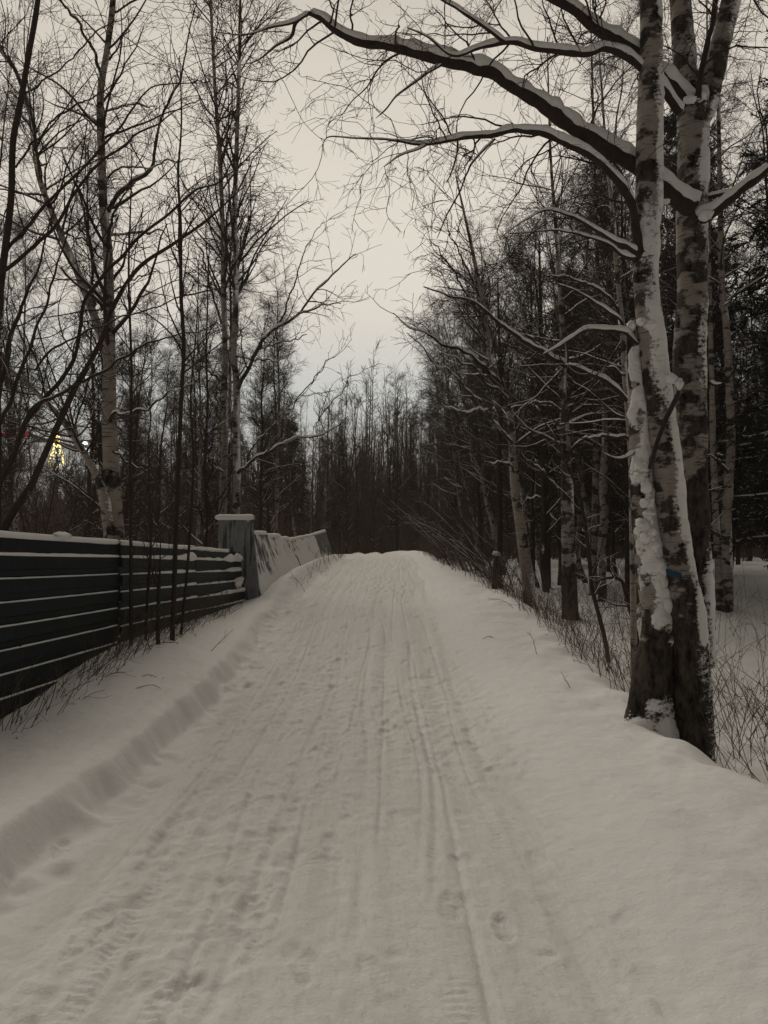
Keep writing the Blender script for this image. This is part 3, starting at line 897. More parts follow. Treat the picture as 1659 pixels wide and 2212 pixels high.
traced_tree('birch_tree', 'upright birch with a blackened foot between the leaning birch and the huge one', 'tree',
            [[(1231, 1312, 34), (1229, 1242, 32), (1227, 1160, 29), (1225, 1082, 27), (1223, 985, 22), (1218, 887, 18), (1215, 838, 15), (1217, 776, 14), (1214, 692, 12), (1208, 600, 10), (1200, 480, 8), (1190, 350, 6), (1185, 200, 4), (1182, 80, 2)]],
            [([(1216, 890, 8), (1200, 880, 7), (1165, 870, 6), (1120, 876, 4), (1090, 895, 2)], 14.2, 13.9),
             ([(1222, 885, 6), (1250, 860, 5), (1290, 830, 4), (1310, 815, 2)], 14.2, 14.0),
             ([(1222, 1000, 8), (1240, 965, 7), (1262, 945, 4)], 14.1, 14.0),
             ([(1215, 840, 8), (1195, 800, 7), (1180, 765, 6), (1150, 735, 4), (1120, 700, 2)], 14.2, 14.4),
             ([(1210, 1060, 6), (1190, 1040, 6), (1165, 1010, 5), (1135, 990, 2)], 14.1, 13.6)],
            14.2, M_BIRCH, snow=-.2, levels=TWF, darkbase=1.35, snow_amt=1.0, seed=17, trunk_levels=(34, .3, .98, 35, 75, 1.9, 9, .12, .02, .4, .007, 4), bulge=.01)
traced_tree('birch_tree', 'thin pale birch stem close to the side of the huge old birch', 'tree',
            [[(1368, 1300, 13), (1366, 1150, 13), (1364, 1020, 13), (1359, 924, 12), (1350, 814, 12), (1345, 716, 11), (1338, 640, 10), (1330, 560, 9), (1322, 450, 8), (1310, 330, 6), (1300, 200, 4), (1290, 60, 2)]],
            [([(1356, 868, 12), (1340, 848, 13), (1309, 823, 14), (1254, 803, 13), (1179, 768, 13), (1129, 743, 11), (1079, 698, 9), (1039, 668, 8), (979, 643, 5), (920, 610, 3)], 8.8, 8.2),
             ([(1342, 690, 8), (1310, 640, 8), (1260, 610, 7), (1215, 600, 5), (1160, 590, 3)], 8.8, 8.7),
             ([(1350, 810, 6), (1320, 795, 5), (1285, 810, 3)], 8.7, 8.6),
             ([(1362, 948, 8), (1330, 942, 8), (1290, 940, 6), (1255, 942, 3)], 8.8, 8.5)],
            8.8, M_BIRCH2, snow=.15, levels=TW, darkbase=0, snow_amt=1.0, seed=19, trunk_levels=(14, .35, .98, 35, 75, 1.4, 9, .12, .02, .4, .005, 4), bulge=.01)
traced_tree('birch_tree', 'forked birch pair with snow heaped at its foot, past the huge birch', 'tree',
            [([(1558, 1345, 24), (1552, 1300, 26), (1556, 1260, 24), (1554, 1222, 18), (1548, 1150, 15), (1545, 1080, 14), (1540, 960, 13), (1537, 800, 11), (1532, 600, 9), (1530, 400, 7), (1528, 150, 5), (1526, -100, 2)], 14.6),
             ([(1568, 1340, 24), (1572, 1300, 24), (1570, 1221, 22), (1569, 1150, 21), (1571, 1080, 20), (1579, 960, 18), (1576, 838, 16), (1570, 716, 15), (1560, 618, 13), (1556, 450, 11), (1552, 250, 8), (1548, 50, 6), (1545, -150, 3)], 14.5)],
            [([(1572, 1018, 8), (1562, 1010, 8), (1547, 994, 6), (1530, 984, 4), (1518, 978, 2)], 14.3, 14.1),
             ([(1547, 994, 4), (1555, 982, 4), (1568, 990, 2)], 14.2, 14.1),
             ([(1565, 660, 5), (1600, 620, 4), (1640, 560, 3)], 14.4, 14.2),
             ([(1560, 480, 5), (1600, 430, 4), (1630, 340, 2)], 14.4, 14.6)],
            14.5, M_BIRCH2, snow=-.2, levels=TWF, darkbase=.0, snow_amt=1.0, seed=23, trunk_levels=(26, .4, .98, 30, 65, 2.0, 9, .12, .02, .4, .007, 4), bulge=.01)
traced_tree('birch_tree', 'straight thin birch between the blackened-foot birch and the thin pale stem', 'tree',
            [[(1280, 1262, 15), (1283, 1180, 15), (1287, 1017, 14), (1290, 822, 12), (1292, 692, 11), (1290, 560, 9), (1285, 400, 7), (1280, 200, 5), (1275, 0, 2)]], [],
            17, M_BIRCH2, snow=-.2, levels=TWF[1:], darkbase=0, snow_amt=1.0, seed=25, trunk_levels=(40, .25, .98, 35, 75, 2.0, 9, .12, .02, .4, .008, 4), bulge=.01)


# ---- slim dark saplings in front of the fence and beside the verge
SAP = [
    ('straight slim sapling nearest the camera in front of the fence', [(283, 1388, 9), (283, 1200, 8), (281, 1000, 7), (284, 800, 6), (278, 600, 5), (283, 420, 3), (286, 300, 1.5)], 9.0),
    ('short snow-dusted sapling with a crooked top in front of the fence', [(316, 1345, 6), (320, 1270, 7), (325, 1200, 6), (326, 1150, 4), (330, 1090, 2)], 9.4),
    ('short dark sapling whose cut top stays below the top of the fence', [(341, 1395, 9), (342, 1320, 9), (344, 1260, 7), (345, 1245, 5), (347, 1160, 2)], 9.3),
    ('tallest and thickest dark sapling in front of the fence', [(372, 1385, 11), (376, 1280, 11), (380, 1150, 10), (386, 1000, 10), (392, 850, 9), (397, 750, 9), (391, 632, 8), (390, 486, 7), (385, 380, 5), (392, 260, 4), (388, 120, 2)], 9.7),
    ('thin slanting sapling beside the thickest one, nearest the concrete post', [(391, 1370, 6), (400, 1280, 6), (407, 1200, 6), (413, 1100, 6), (418, 980, 5), (412, 860, 4), (425, 700, 3), (430, 560, 1.5)], 10.2),
]
for q, (lb, pts, Y) in enumerate(SAP):
    traced_tree('sapling', lb, 'sapling', [pts], [], Y, M_BARK, snow=-.55, levels=((4.0, .15, 1, 25, 55, .45, 6, .15, .02, .6, .003, 3), (5, .2, 1, 25, 55, .22, 4, .2, 0, .6, .0025, 3)), dark=0, darkbase=0, snow_amt=.35,
                seed=30 + q, trunk_levels=(5 if q in (1, 2) else 22, .45, .98, 30, 60, .9 if q != 3 else 1.3, 8, .12, .05, .5, .004, 4), k=10, bulge=.006, group='dark saplings in front of the fence')
SAP2 = [
    ('bent dark sapling with a curved foot on the forest floor by the verge', [(1311, 1404, 9), (1303, 1365, 10), (1292, 1323, 9), (1278, 1265, 9), (1272, 1200, 8), (1262, 1120, 7), (1240, 1040, 6), (1215, 985, 5), (1190, 930, 3), (1165, 900, 1.5)], 10.6),
    ('bent-over sapling with its top folded sideways beside the huge birch', [(1380, 1410, 9), (1374, 1370, 10), (1362, 1320, 9), (1352, 1282, 9), (1344, 1256, 8), (1325, 1248, 6), (1300, 1252, 4), (1285, 1262, 2)], 10.0),
    ('dark straight trunk just beyond the bent-over sapling', [(1357, 1255, 15), (1357, 1150, 14), (1355, 1000, 13), (1354, 850, 11), (1350, 700, 9), (1345, 540, 6), (1342, 400, 3)], 16.0),
    ('cut dark snag topped with a cap of snow at the edge of the verge', [(1068, 1288, 13), (1070, 1240, 13), (1072, 1205, 12), (1072, 1197, 10)], 15.2),
    ('dark slim tree standing directly behind the snow-capped snag', [(1079, 1260, 14), (1080, 1150, 12), (1078, 1000, 11), (1082, 850, 9), (1078, 720, 6), (1075, 600, 3)], 18.0),
    ('dark straight trunk between the leaning birch and the blackened-foot birch', [(1181, 1258, 19), (1180, 1150, 18), (1178, 1000, 15), (1172, 850, 12), (1168, 680, 8), (1165, 520, 4)], 18.5),
    ('thin dark stem beside the snow strip of the huge birch', [(1528, 1380, 7), (1526, 1300, 7), (1522, 1200, 6), (1524, 1100, 5), (1527, 1000, 3)], 9.5),
    ('dark trunk hugging the far side of the leaning birch', [(1151, 1250, 12), (1150, 1150, 11), (1152, 1000, 10), (1150, 850, 8), (1148, 700, 5), (1146, 560, 2)], 19.5),
]
for q, (lb, pts, Y) in enumerate(SAP2):
    cut = 'snag' in lb
    t = traced_tree('snag' if cut else ('sapling' if Y < 12 else 'bare_tree'), lb, 'stump' if cut else 'tree', [pts], [], Y, M_BARK, snow=-.40, levels=() if cut else (TWF[1:] if Y > 12 else TW[1:]), dark=0, darkbase=0,
                    snow_amt=1.0, seed=50 + q, trunk_levels=() if cut else (16 if Y < 12 else 30, .3, .98, 35, 75, .7 if Y < 12 else 1.6, 8, .14, .02, .5, .004 if Y < 12 else .007, 4), k=12, bulge=.008)
    if cut:
        mb = MB()
        lump(mb, at(1072, 1196, 15.2), .075, .05, 3)
        mb.build('snow_cap', M_SNOW, t)


# ------------------------------------------------------------------ kinds of tree that repeat
def proto_tree(kind, seed):
    """meshes (trunk, crown, snow) of one tree at the origin"""
    r = np.random.default_rng(seed)
    n = 22
    z = np.linspace(-.3, 1, n)
    if kind == 'birch':
        H, r0, bark = 12 + 3 * r.random(), .072 + .025 * r.random(), M_BIRCH2
    elif kind == 'arch':
        H, r0, bark = 10.5 + 2 * r.random(), .07 + .02 * r.random(), M_BIRCH2
    elif kind == 'dark':
        H, r0, bark = 9 + 3.5 * r.random(), .06 + .03 * r.random(), M_BARK
    elif kind == 'pole':
        H, r0, bark = 8 + 2.5 * r.random(), .04 + .015 * r.random(), M_BARK
    wob = np.cumsum(r.normal(size=(n, 2)) * .035 * H / 10, axis=0)
    P = np.zeros((n, 3))
    P[:, 2] = np.where(z < 0, z, z * H)
    P[:, :2] = wob - wob[5]
    zz = np.clip(z, 0, 1)
    R = r0 * (1 - .9 * zz ** .9) * (1 + .25 * np.exp(-zz * 30))
    P, R = resample(P, 70), np.interp(np.linspace(0, 1, 70), np.linspace(0, 1, n), R)
    tr, cr, sn = MB(), MB(), MB()
    stem_mesh(tr, P, R, 10, snow=-.20 if kind == 'birch' else -.5, seed=seed, bulge=.008, darkbase=.7 if kind in ('birch', 'arch') else 0)
    Ps, Rs = P[None], R[None]
    if kind == 'birch':
        P1, R1 = grow(Ps, Rs, 44, .25, .97, 25, 60, 2.4, 10, .10, .05, .42, .007, fall=.55, r=r)
        a = (13, .12, 1, 25, 60, .85, 7, .15, -.04, .5, .0045)
        b = (12, .15, 1, 20, 55, .42, 5, .16, -.13, .7, .0032)
    elif kind == 'arch':
        P1, R1 = grow(Ps, Rs, 44, .30, .97, 28, 62, 2.6, 12, .09, .045, .42, .007, fall=.5, r=r, bias=(-.42, 0, 0))
        a = (9, .12, 1, 25, 60, .9, 7, .15, -.01, .5, .0042)
        b = (8, .12, 1, 20, 55, .45, 5, .16, -.10, .7, .0033)
    elif kind == 'dark':
        P1, R1 = grow(Ps, Rs, 42, .16, .97, 28, 62, 1.8, 9, .11, .05, .45, .007, fall=.5, r=r)
        a = (12, .12, 1, 25, 60, .7, 6, .15, .02, .5, .0045)
        b = (10, .15, 1, 20, 55, .36, 4, .16, .0, .7, .0033)
    else:
        P1, R1 = grow(Ps, Rs, 34, .12, .97, 25, 50, 1.3, 8, .11, .06, .5, .006, fall=.5, r=r)
        a = (9, .12, 1, 25, 55, .55, 5, .15, .03, .55, .0045)
        b = (6, .15, 1, 20, 50, .3, 4, .15, .02, .7, .0034)
    add_tubes(cr, P1, R1, 4)
    snow_on(sn, P1, R1, 3, amount=.9, r=r, gap=.2)
    P2, R2 = grow(P1, R1, *a, r=r)
    add_tubes(cr, P2, R2, 3)
    snow_on(sn, P2, R2, 3, amount=.8, r=r, gap=.55)
    P3, R3 = grow(P2, R2, *b, r=r)
    add_tubes(cr, P3, R3, 3)
    return tr.mesh('trunk', bark), cr.mesh('crown', M_TWIG), sn.mesh('snow_cover', M_SNOW), H


def proto_shrub(seed, lean):
    """many thin stems that bow under snow"""
    r = np.random.default_rng(seed)
    tr, cr, sn = MB(), MB(), MB()
    c = 8
    p0 = np.zeros((c, 3))
    p0[:, :2] = r.normal(size=(c, 2)) * .16
    p0[:, 2] = -.2
    d = unit(np.stack([lean * .55 + .30 * r.normal(size=c), .35 * r.normal(size=c), 1.0 + .3 * r.random(c)], 1))
    L = 1.5 + 1.7 * r.random(c)
    n = 14
    out = [p0]
    for s in range(1, n):
        d = unit(d + .05 * r.normal(size=(c, 3)) + np.array((lean * .03, 0, -.022)))
        out.append(out[-1] + d * (L / (n - 1))[:, None])
    P = np.stack(out, 1)
    R = (.009 + .010 * r.random(c))[:, None] * (1 - .85 * np.linspace(0, 1, n))[None] + .002
    add_tubes(tr, P, R, 6)
    snow_on(sn, P, R, 4, amount=.9, r=r)
    P1, R1 = grow(P, R, 8, .2, 1, 25, 60, .7, 8, .13, .03, .5, .004, r=r)
    add_tubes(cr, P1, R1, 4)
    snow_on(sn, P1, R1, 3, amount=.9, r=r, gap=.4)
    P2, R2 = grow(P1, R1, 5, .2, 1, 25, 60, .4, 5, .16, .02, .6, .0035, r=r)
    add_tubes(cr, P2, R2, 3)
    return tr.mesh('stems', M_BARK), cr.mesh('twigs', M_TWIG), sn.mesh('snow_cover', M_SNOW), 3.0


def proto_spruce(seed):
    r = np.random.default_rng(seed)
    H = 13.0
    n = 40
    P = np.zeros((n, 3))
    P[:, 2] = np.linspace(-.3, H, n)
    R = .16 * (1 - np.linspace(0, 1, n)) + .01
    tr, cr, sn = MB(), MB(), MB()
    stem_mesh(tr, P, R, 10, snow=-.3, seed=seed)
    c = 270
    t = np.sort(.10 + .88 * r.random(c) ** 1.1)
    L = (2.5 * (1 - t) ** .8 + .25) * (.75 + .5 * r.random(c))
    az = r.random(c) * 2 * PI
    m = 8
    s = np.linspace(0, 1, m)[None]
    droop = -.30 * (1 - t)[:, None] * s * (1.1 - .55 * s) * 1.6
    Pb = np.zeros((c, m, 3))
    Pb[..., 0] = np.cos(az)[:, None] * L[:, None] * s
    Pb[..., 1] = np.sin(az)[:, None] * L[:, None] * s
    Pb[..., 2] = (t * H)[:, None] + L[:, None] * droop
    Rb = (.016 * (1 - .8 * s)) * np.ones((c, 1))
    add_tubes(cr, Pb, Rb, 4, 1)
    P2, R2 = grow(Pb, Rb, 24, .06, 1, 35, 65, .55, 6, .09, -.06, .6, .004, fall=.55, r=r)
    # needled twigs: flat ragged sprays
    add_tubes(cr, P2, np.full(R2.shape, .009) * (.6 + .8 * r.random(R2.shape)), 3)
    P3, R3 = grow(P2, R2, 15, .04, 1, 35, 65, .10, 3, .10, -.05, .6, .003, fall=.4, r=r)
    add_tubes(cr, P3, np.full(R3.shape, .0052) * (.6 + .8 * r.random(R3.shape)), 3)
    snow_on(sn, P2[:, 1:4], np.full((len(P2), 3), .012), 3, amount=1.2, r=r, gap=.62)
    snow_on(sn, Pb, np.full(Rb.shape, .014), 4, amount=1.0, r=r, gap=.80)
    return tr.mesh('trunk', M_BARK), cr.mesh('crown', [M_NEEDLE, M_BARK]), sn.mesh('snow_cover', M_SNOW), H


def place(name, proto, parts, label, cat, group, x, y, sc, rz, tilt=(0, 0), z=None, snow=True):
    t = thing(name, label, cat, (x, y, gz(x, y) if z is None else z), group)
    t.rotation_euler = (tilt[0], tilt[1], rz)
    t.scale = (sc, sc, sc)
    for me, pn in zip(proto[:3], parts):
        if pn == 'snow_cover' and not snow:
            continue
        o = bpy.data.objects.new(pn, me)
        C.objects.link(o)
        o.parent = t
    return t


TP = ('trunk', 'crown', 'snow_cover')
PB = [proto_tree('birch', 100 + i) for i in range(4)]
PD = [proto_tree('dark', 200 + i) for i in range(4)]
PA = [proto_tree('arch', 600 + i) for i in range(3)]
PP = [proto_tree('pole', 300 + i) for i in range(3)]
PS = [proto_shrub(400 + i, -.9) for i in range(3)]
PU = [proto_shrub(410 + i, .0) for i in range(2)]
PC = [proto_spruce(500 + i) for i in range(2)]
rs = np.random.default_rng(77)
placed = []


def free(x, y, d):
    for a, b in placed:
        if (a - x) ** 2 + (b - y) ** 2 < d * d:
            return False
    placed.append((x, y))
    return True


def scatter(n, xr, yr, ok, d, kinds, labels, groups, sc=(.85, 1.15)):
    k = tries = 0
    while k < n and tries < n * 60:
        tries += 1
        y = yr[0] + (yr[1] - yr[0]) * rs.random() ** .8
        w = .56 * y
        x = max(xr[0], -w) + (min(xr[1], w) - max(xr[0], -w)) * rs.random()
        if not ok(x, y) or not free(x, y, d):
            continue
        q = rs.choice(len(kinds), p=[kk[1] for kk in kinds])
        pr = kinds[q][0][rs.integers(len(kinds[q][0]))]
        place(kinds[q][2], pr, TP, labels[q], 'tree', groups[q], x, y, sc[0] + (sc[1] - sc[0]) * rs.random(), rs.random() * 6.28, (rs.normal() * .035, rs.normal() * .035))
        k += 1


# behind the fence
scatter(46, (-30, 0), (12, 42), lambda x, y: x < fx(y) - 1.0 - max(0, y - 24) * .12 and not (-.52 * y < x < -.35 * y and rs.random() < .55) and not (-.452 * y < x < -.405 * y), 1.0,
        [(PB, .16, 'birch_tree'), (PD, .44, 'bare_tree'), (PP, .40, 'bare_tree')],
        ['slender pale-barked birch in the crowded wood behind the fence', 'thin dark bare tree in the crowded wood behind the fence', 'pole-thin young bare tree in the crowded wood behind the fence'],
        ['pale birches in the wood behind the fence', 'dark bare trees in the wood behind the fence', 'young trees in the wood behind the fence'], (.6, .95))
# beside the path, in the darker wood
scatter(92, (0, 26), (14, 42), lambda x, y: x > 3.3 + (0 if y < 20 else -.02 * (y - 20)) and x > np.interp(y, [14, 20, 30, 42], [3.4, 3.0, 2.6, 2.2]), 1.0,
        [(PB, .20, 'birch_tree'), (PD, .55, 'bare_tree'), (PP, .25, 'bare_tree')],
        ['pale birch with snowy boughs in the dark wood opposite the fence', 'dark bare tree with snowy boughs in the wood opposite the fence', 'pole-thin young tree in the dark wood opposite the fence'],
        ['pale birches in the wood opposite the fence', 'dark trees in the wood opposite the fence', 'young trees in the wood opposite the fence'], (.62, .95))
for q, (x, y, sc, ty) in enumerate(((3.7, 18.6, .66, -.20), (4.8, 17.4, .74, -.16), (3.5, 22.5, .72, -.22), (5.2, 20.0, .84, -.18), (3.3, 26.5, .74, -.18), (4.6, 24.5, .84, -.17), (6.2, 18.6, .88, -.12), (3.2, 30.5, .74, -.14), (5.6, 15.2, .70, -.13), (4.3, 20.6, .70, -.18), (5.6, 22.8, .88, -.15), (7.2, 21.0, .95, -.10), (4.4, 27.8, .72, -.20), (3.6, 33.5, .74, -.16), (6.4, 25.5, .9, -.14), (8.4, 18.8, .95, -.08), (7.8, 24.0, 1.0, -.10))):
    placed.append((x, y))
    place('birch_tree', PA[q % 3], TP, 'fine-twigged birch at the wood edge whose crown leans out over the path', 'tree', 'birches leaning out from the wood edge', x, y, sc, rs.normal() * .35, (.0, ty))
# the wood that closes the view where the path bends
scatter(74, (-14, 12), (36, 56), lambda x, y: x > cx(y) + 2.6 and y > 36, .8,
        [(PB, .2, 'birch_tree'), (PD, .4, 'bare_tree'), (PP, .4, 'bare_tree')],
        ['pale birch in the far wood that closes the view at the bend', 'dark bare tree in the far wood that closes the view at the bend', 'pole-thin tree in the far wood that closes the view at the bend'],
        ['pale birches in the far wood', 'dark trees in the far wood', 'young trees in the far wood'], (.58, .84))

# spruces
for x, y, sc, i, lb in ((8.9, 13.8, 1.2, 0, 'dark snow-flecked spruce filling the picture edge behind the huge birch'), (10.6, 17.0, 1.3, 1, 'tall dark spruce half hidden behind the nearest spruce'), (9.0, 22.5, 1.1, 0, 'dark spruce farther back, just past the forked birch pair'), (6.6, 27.0, .8, 1, 'small dark spruce deep among the trunks opposite the fence'),
                        (-6.0, 50.0, .72, 0, 'dark pointed spruce in the far wood beyond the concrete slabs'), (-1.5, 56, .62, 1, 'small dark spruce in the far wood straight ahead')):
    place('spruce_tree', PC[i], TP, lb, 'tree', 'spruces', x, y, sc, rs.random() * 6, (0, 0))

# unseen trees of the wood, added beside and behind camera to shade the foreground
for q, (x, y) in enumerate(((-5.0, -1.5), (-7.5, .5), (-6.0, -4.5), (4.9, 3.4), (6.4, 1.0), (5.2, -1.8), (7.4, 4.2), (4.6, -5.0), (-3.9, -7.5), (3.8, -8.5))):
    pr, nm = ((PB, 'birch_tree'), (PD, 'bare_tree'))[q % 2]
    place(nm, pr[q % 4], TP, 'unseen bare tree of the same wood added beside the near end of the path', 'tree', 'unseen trees added beside the near end of the path', x, y, .8 + .25 * rs.random(), rs.random() * 6)
for x, y, sc in ((6.2, 2.2, .85), (5.4, -3.0, .9), (-6.6, -2.6, .9)):
    place('spruce_tree', PC[0 if x > 6 else 1], TP, 'unseen dark spruce added beside the near end of the path', 'tree', 'unseen spruces added beside the near end of the path', x, y, sc, rs.random() * 6)

# bowed bushes along the verge
BL = 'bowed bush of thin snow-laden stems leaning over the verge toward the path'
for q, (x, y) in enumerate(((3.0, 17.0), (2.8, 19.4), (2.6, 22.0), (3.1, 24.2), (2.7, 26.6), (3.2, 28.8), (2.9, 31.5), (3.4, 34))):
    place('bush', PS[q % 3], ('stems', 'twigs', 'snow_cover'), BL, 'bush', 'bowed bushes along the verge', x, y, .85 + .35 * rs.random(), rs.normal() * .5)
for q, (x, y) in enumerate(((-4.6, 10.5), (-5.5, 12.5), (-4.3, 13.8), (-6.5, 15), (-4.8, 18), (-4.5, 21), (-7.5, 19), (-4, 24), (-6, 26), (-8.8, 24))):
    place('bush', PU[q % 2], ('stems', 'twigs', 'snow_cover'), 'thin many-stemmed bush flecked with snow in the thicket behind the fence', 'bush', 'bushes in the thicket behind the fence', x, y, .8 + .4 * rs.random(), rs.random() * 6)


# ------------------------------------------------------------------ the far wood, one mass
def far_wood():
    r = np.random.default_rng(8)
    mb = MB()
    n = 1300
    y = 44 + 50 * r.random(n)
    x = (r.random(n) * 2 - 1) * .62 * y
    keep = np.abs(x - cx(y)) > 3
    x, y = x[keep], y[keep]
    n = len(x)
    z = ground(x, y, False)
    H = (8.0 + 4.5 * r.random(n)) * np.where(x < -.2 * y, .85, 1.0) * np.where((x > -.53 * y) & (x < -.34 * y), .70, 1.0)
    m = 9
    s = np.linspace(0, 1, m)[None]
    P = np.zeros((n, m, 3))
    P[..., 0] = x[:, None] + r.normal(size=n)[:, None] * .6 * s
    P[..., 1] = y[:, None] + r.normal(size=n)[:, None] * .6 * s
    P[..., 2] = z[:, None] - .2 + H[:, None] * s
    R = (.05 + .05 * r.random(n))[:, None] * (1 - .88 * s)
    add_tubes(mb, P, R, 4)
    P1, R1 = grow(P, R, 26, .08, .98, 20, 55, 1.7, 6, .12, .06, .5, .011, fall=.5, r=r)
    add_tubes(mb, P1, R1, 3)
    P2, R2 = grow(P1, R1, 5, .1, 1, 22, 55, .8, 4, .15, .02, .6, .009, r=r)
    add_tubes(mb, P2, R2, 3)
    # low brush between the trunks
    nb = 5200
    yb = 30 + 45 * r.random(nb)
    xb = (r.random(nb) * 2 - 1) * .62 * yb
    kb = (xb > np.maximum(cx(yb) + 2.2, np.where(yb < 36, 2.4, -99))) | (xb < np.minimum(cx(yb) - 3, fx(yb) - 1.2))
    xb, yb = xb[kb], yb[kb]
    nb = len(xb)
    d = unit(np.stack([r.normal(size=nb) * .3, r.normal(size=nb) * .3, np.ones(nb)], 1))
    L = 2.0 + 3.6 * r.random(nb) * np.clip((yb - 25) / 18, .3, 1)
    Pb = np.stack([xb, yb, ground(xb, yb, False) - .1], 1)[:, None, :] + d[:, None, :] * (L[:, None] * np.linspace(0, 1, 5)[None])[..., None]
    Rb = np.full((nb, 1), .02) * (1 - .7 * np.linspace(0, 1, 5)[None])
    add_tubes(mb, Pb, Rb, 3)
    P1, R1 = grow(Pb, Rb, 8, .05, 1, 20, 55, 1.0, 4, .15, .03, .7, .010, r=r)
    add_tubes(mb, P1, R1, 3)
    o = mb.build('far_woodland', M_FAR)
    tag(o, 'distant mass of bare winter woodland beyond the bend', 'woodland')
    o['kind'] = 'stuff'


far_wood()


# ------------------------------------------------------------------ dry stalks and shoots along both verges
def undergrowth(name, label, x, y, hl, lean, seed, twigs=2):
    r = np.random.default_rng(seed)
    n = len(x)
    z = ground(x, y, False)
    d = unit(np.stack([lean[0] + .28 * r.normal(size=n), lean[1] + .28 * r.normal(size=n), np.ones(n)], 1))
    L = hl[0] + (hl[1] - hl[0]) * r.random(n) ** 1.5
    m = 9
    out = [np.stack([x, y, z - .05], 1)]
    bend = r.normal(size=(n, 3)) * .05 + np.array((0, 0, -.03))
    for s in range(1, m):
        d = unit(d + bend + .05 * r.normal(size=(n, 3)))
        out.append(out[-1] + d * (L / (m - 1))[:, None])
    P = np.stack(out, 1)
    R = (.0026 + .0022 * r.random(n))[:, None] * (1 - .6 * np.linspace(0, 1, m))[None]
    mb = MB()
    add_tubes(mb, P, R, 4)
    P1, R1 = grow(P, R, twigs, .3, .95, 25, 60, .28, 5, .14, .02, .7, .0016, r=r)
    add_tubes(mb, P1, R1, 3)
    # seed heads and curled dead leaves
    P2, R2 = grow(P1, R1, 1, .5, 1, 60, 130, .05, 4, .2, -.2, .7, .003, r=r)
    R2 = np.broadcast_to(np.array((.001, .0045, .004, .001)), R2.shape)
    add_tubes(mb, P2[::3], R2[::3], 4)
    o = mb.build(name, M_STALK)
    tag(o, label, 'undergrowth')
    o['kind'] = 'stuff'
    return o


ru = np.random.default_rng(91)
n = 1300
yu = 6.0 + 26 * ru.random(n) ** 1.1
xu = np.interp(yu, [5.5, 6.6, 8.7, 13.9, 22, 30], [2.7, 2.6, 2.42, 2.15, 1.55, 1.45]) + np.abs(ru.normal(size=n)) * .85 - .05
k = (np.hypot(xu - 2.45, yu - 6.6) > .55) & (fbm(xu * .9, yu * .9, 0, 3, 2) > .36)
undergrowth('undergrowth', 'thin dry stalks and bare shoots along the verge by the birches', xu[k], yu[k], (.3, 1.2), (-.12, 0), 1, 3)
n = 380
yu = 5.0 + 13 * ru.random(n)
xu = np.interp(yu, [5.0, 6.6, 9, 14, 18], [3.3, 3.1, 3.4, 4.0, 4.5]) + np.abs(ru.normal(size=n)) * 1.3
undergrowth('undergrowth', 'tangled bare shoots on the low snowy floor past the huge birch', xu, yu, (.4, 1.25), (.05, 0), 2, 3)
n = 270
yu = 6.2 + 6.5 * ru.random(n) ** .9
xu = fx(yu) + .10 + .34 * ru.random(n) ** 1.4
undergrowth('undergrowth', 'dry stalks leaning out of the snow along the foot of the metal fence', xu, yu, (.18, .75), (.40, -.1), 3, 2)
n = 70
yu = 15.0 + 17 * ru.random(n) ** .6
xu = np.minimum(fx(yu) + 1.05, cx(yu) - 1.5) + .28 * ru.random(n)
undergrowth('undergrowth', 'a few dead weeds before the leaning concrete slabs', xu, yu, (.2, .75), (-.1, 0), 4, 3)

# single bare shoots poking out of the smooth snow
for x, y, pts, lb in ((-2.3, 7.5, [(286, 1510), (325, 1502), (352, 1515), (372, 1527)], 'crooked twig lying on the bank snow below the fence'),
                      (-2.2, 7.9, [(300, 1482), (318, 1478), (338, 1485), (352, 1495)], 'small curled twig lying behind the crooked one on the bank'),
                      (-2.1, 9.6, [(455, 1397), (470, 1380), (485, 1365), (503, 1350)], 'single straight shoot rising from the bank near the fence end'),
                      (2.1, 9.6, [(1160, 1434), (1155, 1410), (1150, 1395), (1138, 1383)], 'lone bent shoot standing in the smooth shoulder snow'),
                      (2.2, 7.9, [(1233, 1502), (1228, 1490), (1222, 1480), (1217, 1472)], 'short lone shoot on the shoulder closer to the huge birch'),
                      (1.9, 10.5, [(1040, 1360), (1055, 1352), (1068, 1356), (1078, 1362)], 'thin grass stem bowed flat on the shoulder snow')):
    d0 = pts[0]
    Y = y
    P = np.array([at(a, b, Y) for a, b in pts])
    P[:, 2] += gz(P[0, 0], Y) - P[0, 2] - .01
    P[1:-1, 1] += .04
    P = resample(P, 12)
    mb = MB()
    add_tubes(mb, P[None], np.linspace(.0042, .0018, 12)[None], 5)
    P1, R1 = grow(P[None], np.full((1, 12), .004), 4, .3, .9, 25, 60, .12, 5, .1, .05, .6, .0018)
    add_tubes(mb, P1, R1, 3)
    o = mb.build('twig', M_STALK)
    tag(o, lb, 'twig')


# ------------------------------------------------------------------ metal fence
def mat_fence(name, c, grime):
    m, nt, b = nodes(name)
    n1 = noi(nt, 1.2, 5, .6, (1, .5, 3))
    n2 = noi(nt, 1.0, 4, .7, (30, 30, 1.5))
    col = mixc(nt, n1, tuple(v * .7 for v in c), tuple(v * 1.25 for v in c))
    col = mixc(nt, math_(nt, 'MULTIPLY', ramp(nt, n2, [(.5, 0.0), (.7, 1.0)]), grime), col, (.10, .095, .09))
    nt.links.new(col, b.inputs['Base Color'])
    b.inputs['Roughness'].default_value = .55
    b.inputs['Specular IOR Level'].default_value = .12
    bump(nt, b, noi(nt, 3, 3, .5), .15, .02)
    return m


M_SHEET = mat_fence('fence_sheet', (.007, .0135, .0175), .12)
M_SHEET2 = mat_fence('fence_sheet_worn', (.011, .020, .025), .5)


